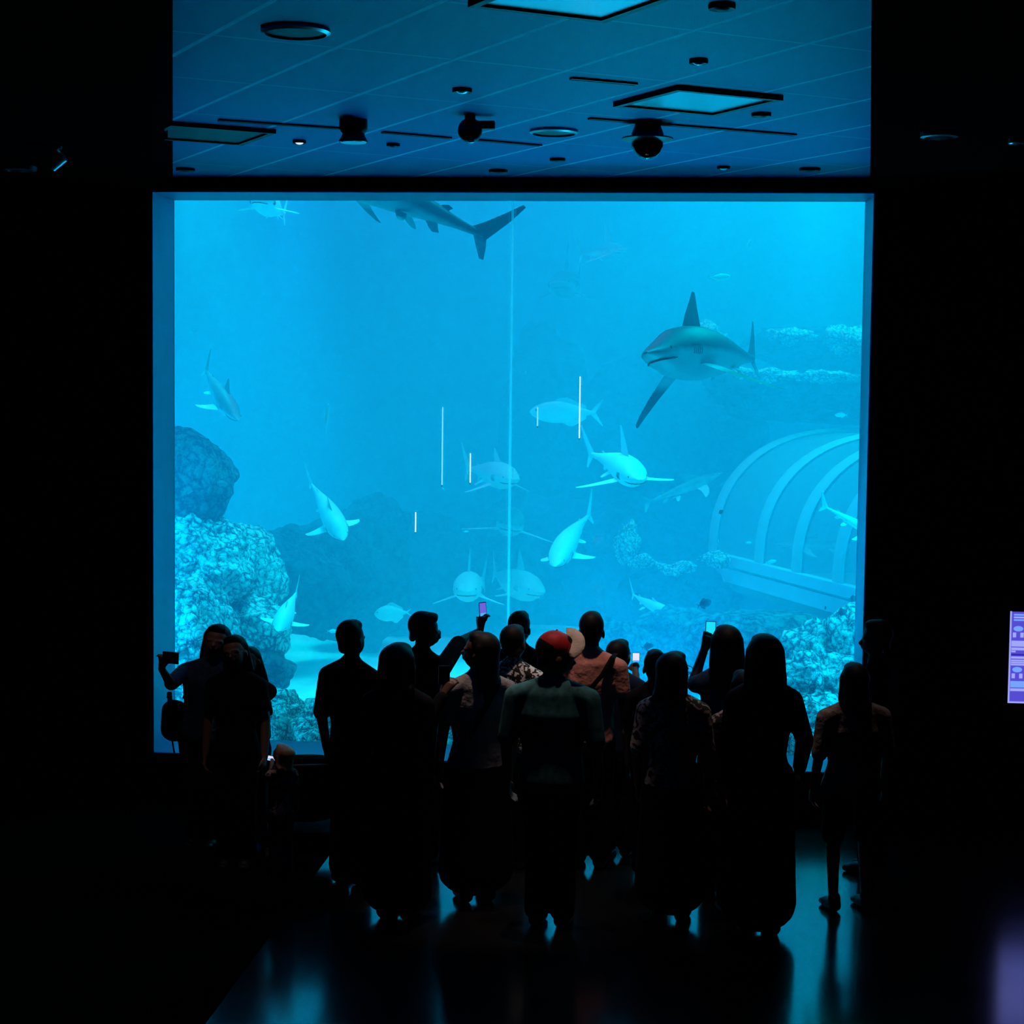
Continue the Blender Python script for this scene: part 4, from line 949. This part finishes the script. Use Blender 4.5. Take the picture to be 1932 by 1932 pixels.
person(981, 1152, -.75, 8, 'man with dark hair standing farthest back, behind the person in the printed shirt', sk_d, c_char, c_blk, 'quiff', hr_b, head=(10, 0, 0), sleeve='short')
person(970, 1177, -1.5, 14, 'person with short dark hair in a black and white printed shirt', sk_d, c_zeb, c_blk, 'short', hr_b, head=(8, 4, 0), headw=1.05, sleeve='half', wide=1.05)
Rc = person(1044, 1193, -2.75, 6, 'broad person in a red cap with cream brim and teal shirt, centre of the crowd', sk_m, c_teal, c_blk, 'short', hr_b, head=(62, -8, 0), sleeve='half', wide=1.28, headw=1.12)
m_ = MB(); h_ = Rc.h
m_.ell(Rc.Hp(0, -.006, .955), (.056*h_, .063*h_, .056*h_), M=Rc.H.to_3x3()); m_.blob('cap_crown', c_red, Rc.root, .009, 3)
vs = []; fs = []
e1 = Rc.Wi.to_3x3() @ V((.86, -.10, .22)).normalized(); e2 = Rc.Wi.to_3x3() @ V((-.16, .62, .70)).normalized(); c0 = Rc.Hp(0, -.006, .955)+e1*.040*h_
for i in range(13):
    a_ = R(-82+164*i/12)
    for r_ in (.002, .036, .066): vs.append(c0+e1*math.cos(a_)*r_*h_+e2*math.sin(a_)*r_*h_)
for i in range(12):
    for j in range(2): q_ = i*3+j; fs.append((q_, q_+1, q_+4, q_+3))
br = MB().add(vs, fs).build('cap_brim', c_crm, Rc.root); br['label'] = 'cream cap brim'; mo = br.modifiers.new('thick', 'SOLIDIFY'); mo.thickness = .006
MB().ell(Rc.Hp(0, -.006, 1.012), (.006, .006, .004)).build('cap_button', c_red, Rc.root)
Pk = person(1117, 1152, -1.45, 4, 'tall man with cropped hair in a salmon pink shirt with a dark strap', sk_d, c_pink, c_blk, 'crop', hr_b, head=(0, 2, 0), sleeve='short', wide=1.08)
MB().tube([Pk.P(-.10, -.068, .58), Pk.P(-.02, -.082, .68), Pk.P(.05, -.074, .765), Pk.P(.085, -.04, .83), Pk.P(.092, .01, .838), Pk.P(.075, .058, .78)], (.015, .004), n=8, side=(1, 0, 0)).build('bag_strap', c_blk, Pk.root)
person(1170, 1205, -1.15, 12, 'shorter person with tousled dark hair lifting a bright camera screen', sk_m, c_navy, c_blk, 'short', hr_b, head=(18, 6, 0), sleeve='short', armR=(at(1205, 1318, -1.2), at(1199, 1268, -1.02)), headw=1.1, curl=(.5, .9))
phone(at(1200, 1240, -1.0), .05, .058, 'small bright white camera screen held beside the tousled haired person', scr_w, name='camera', bright=(-.42, .16, scr_b))
person(1236, 1224, -1.7, 10, 'person with hair tied in a bun, next to the person in glasses', sk_m, c_blk, c_blk, 'bun', hr_b, True, head=(-20, 8, 0), headw=1.05, sleeve='short')
person(1273, 1228, -2.55, 8, 'person with short thick hair and glasses in a dark taupe top, back turned', sk_m, c_str, c_blk, 'bob', hr_b, True, head=(22, 8, 0), glasses=True, headw=1.18, sleeve='half', bottom='skirt', wide=1.15)
Rp = person(1371, 1178, -1.95, -4, 'person with long dark hair in a blue sleeved shirt raising a phone to film', sk_m, c_den, c_blk, 'long', hr_b, True, head=(-6, 2, 0), sleeve='short',
            armL=(at(1306, 1292, -1.78), at(1328, 1228, -1.62)), hdL=(.3, 0, 1), curl=(.75, .5), headw=1.15)
phone(at(1341, 1190, -1.58), .064, .118, 'phone with a bright cyan screen raised by the long haired person in blue', scr_c, tilt=0, bright=(-.40, .14, scr_w))
person(1398, 1262, -2.35, -14, 'shorter person in a cream printed top between the two long haired people', sk_m, c_str, c_blk, 'long', hr_b, True, head=(-10, 12, 0), sleeve='short', wide=1.15)
person(1443, 1195, -2.75, -6, 'person with long straight dark hair in a black dress, right side of the crowd', sk_m, c_blk, c_blk, 'verylong', hr_b, True, head=(0, 4, 0), sleeve='long', bottom='dress', headw=1.22, wide=1.05,
       armR=(at(1518, 1396, -2.7), at(1508, 1452, -2.55)), armL=None)
Q = person(1612, 1249, -2.2, -18, 'person in a dull red brown shirt at the right window edge, hand to the face', sk_m, c_tan, c_blk, 'bob', hr_b, True, head=(10, 6, 0), sleeve='half', bottom='shorts', stance=1.5, wide=1.38, headw=1.15)
person(1655, 1168, -1.35, -62, 'tall man in black in profile facing left at the right window edge', sk_m, c_blk, c_blk, 'short', hr_b, head=(-22, 0, 0), sleeve='half')

# ------------------------------------------------------------------ warm ceiling spots over the crowd
def spot(name, loc, target, power, colr, size, blend=.6, rad=.04):
    ld = bpy.data.lights.new(name, 'SPOT'); ld.energy = power; ld.color = colr; ld.spot_size = R(size); ld.spot_blend = blend; ld.shadow_soft_size = rad
    o = bpy.data.objects.new(name, ld); col.objects.link(o); o.location = loc
    o.rotation_euler = (V(target)-V(loc)).to_track_quat('-Z', 'Y').to_euler(); return o
WARM = (1.0, .72, .58)
for nm, (px, py, y, ty, pw, sz) in {'crowd_spot_left': (440, 1290, -2.5, -1.5, 26, 30), 'crowd_spot_child': (531, 1410, -2.2, -2.05, 30, 14), 'crowd_spot_grey': (915, 1290, -2.15, -2.35, 230, 24), 'crowd_spot_pink': (1112, 1245, -1.9, -1.45, 170, 24),
                                'crowd_spot_cap': (1055, 1200, -2.95, -2.75, 130, 18), 'crowd_spot_right': (1395, 1295, -2.1, -2.3, 90, 24), 'crowd_spot_far_right': (1615, 1330, -2.1, -2.2, 45, 24), 'crowd_spot_print': (985, 1240, -1.5, -1.5, 80, 18)}.items():
    t_ = at(px, py, ty); spot(nm, (t_.x, y, 4.40), (t_.x, t_.y, t_.z), pw, WARM, sz)
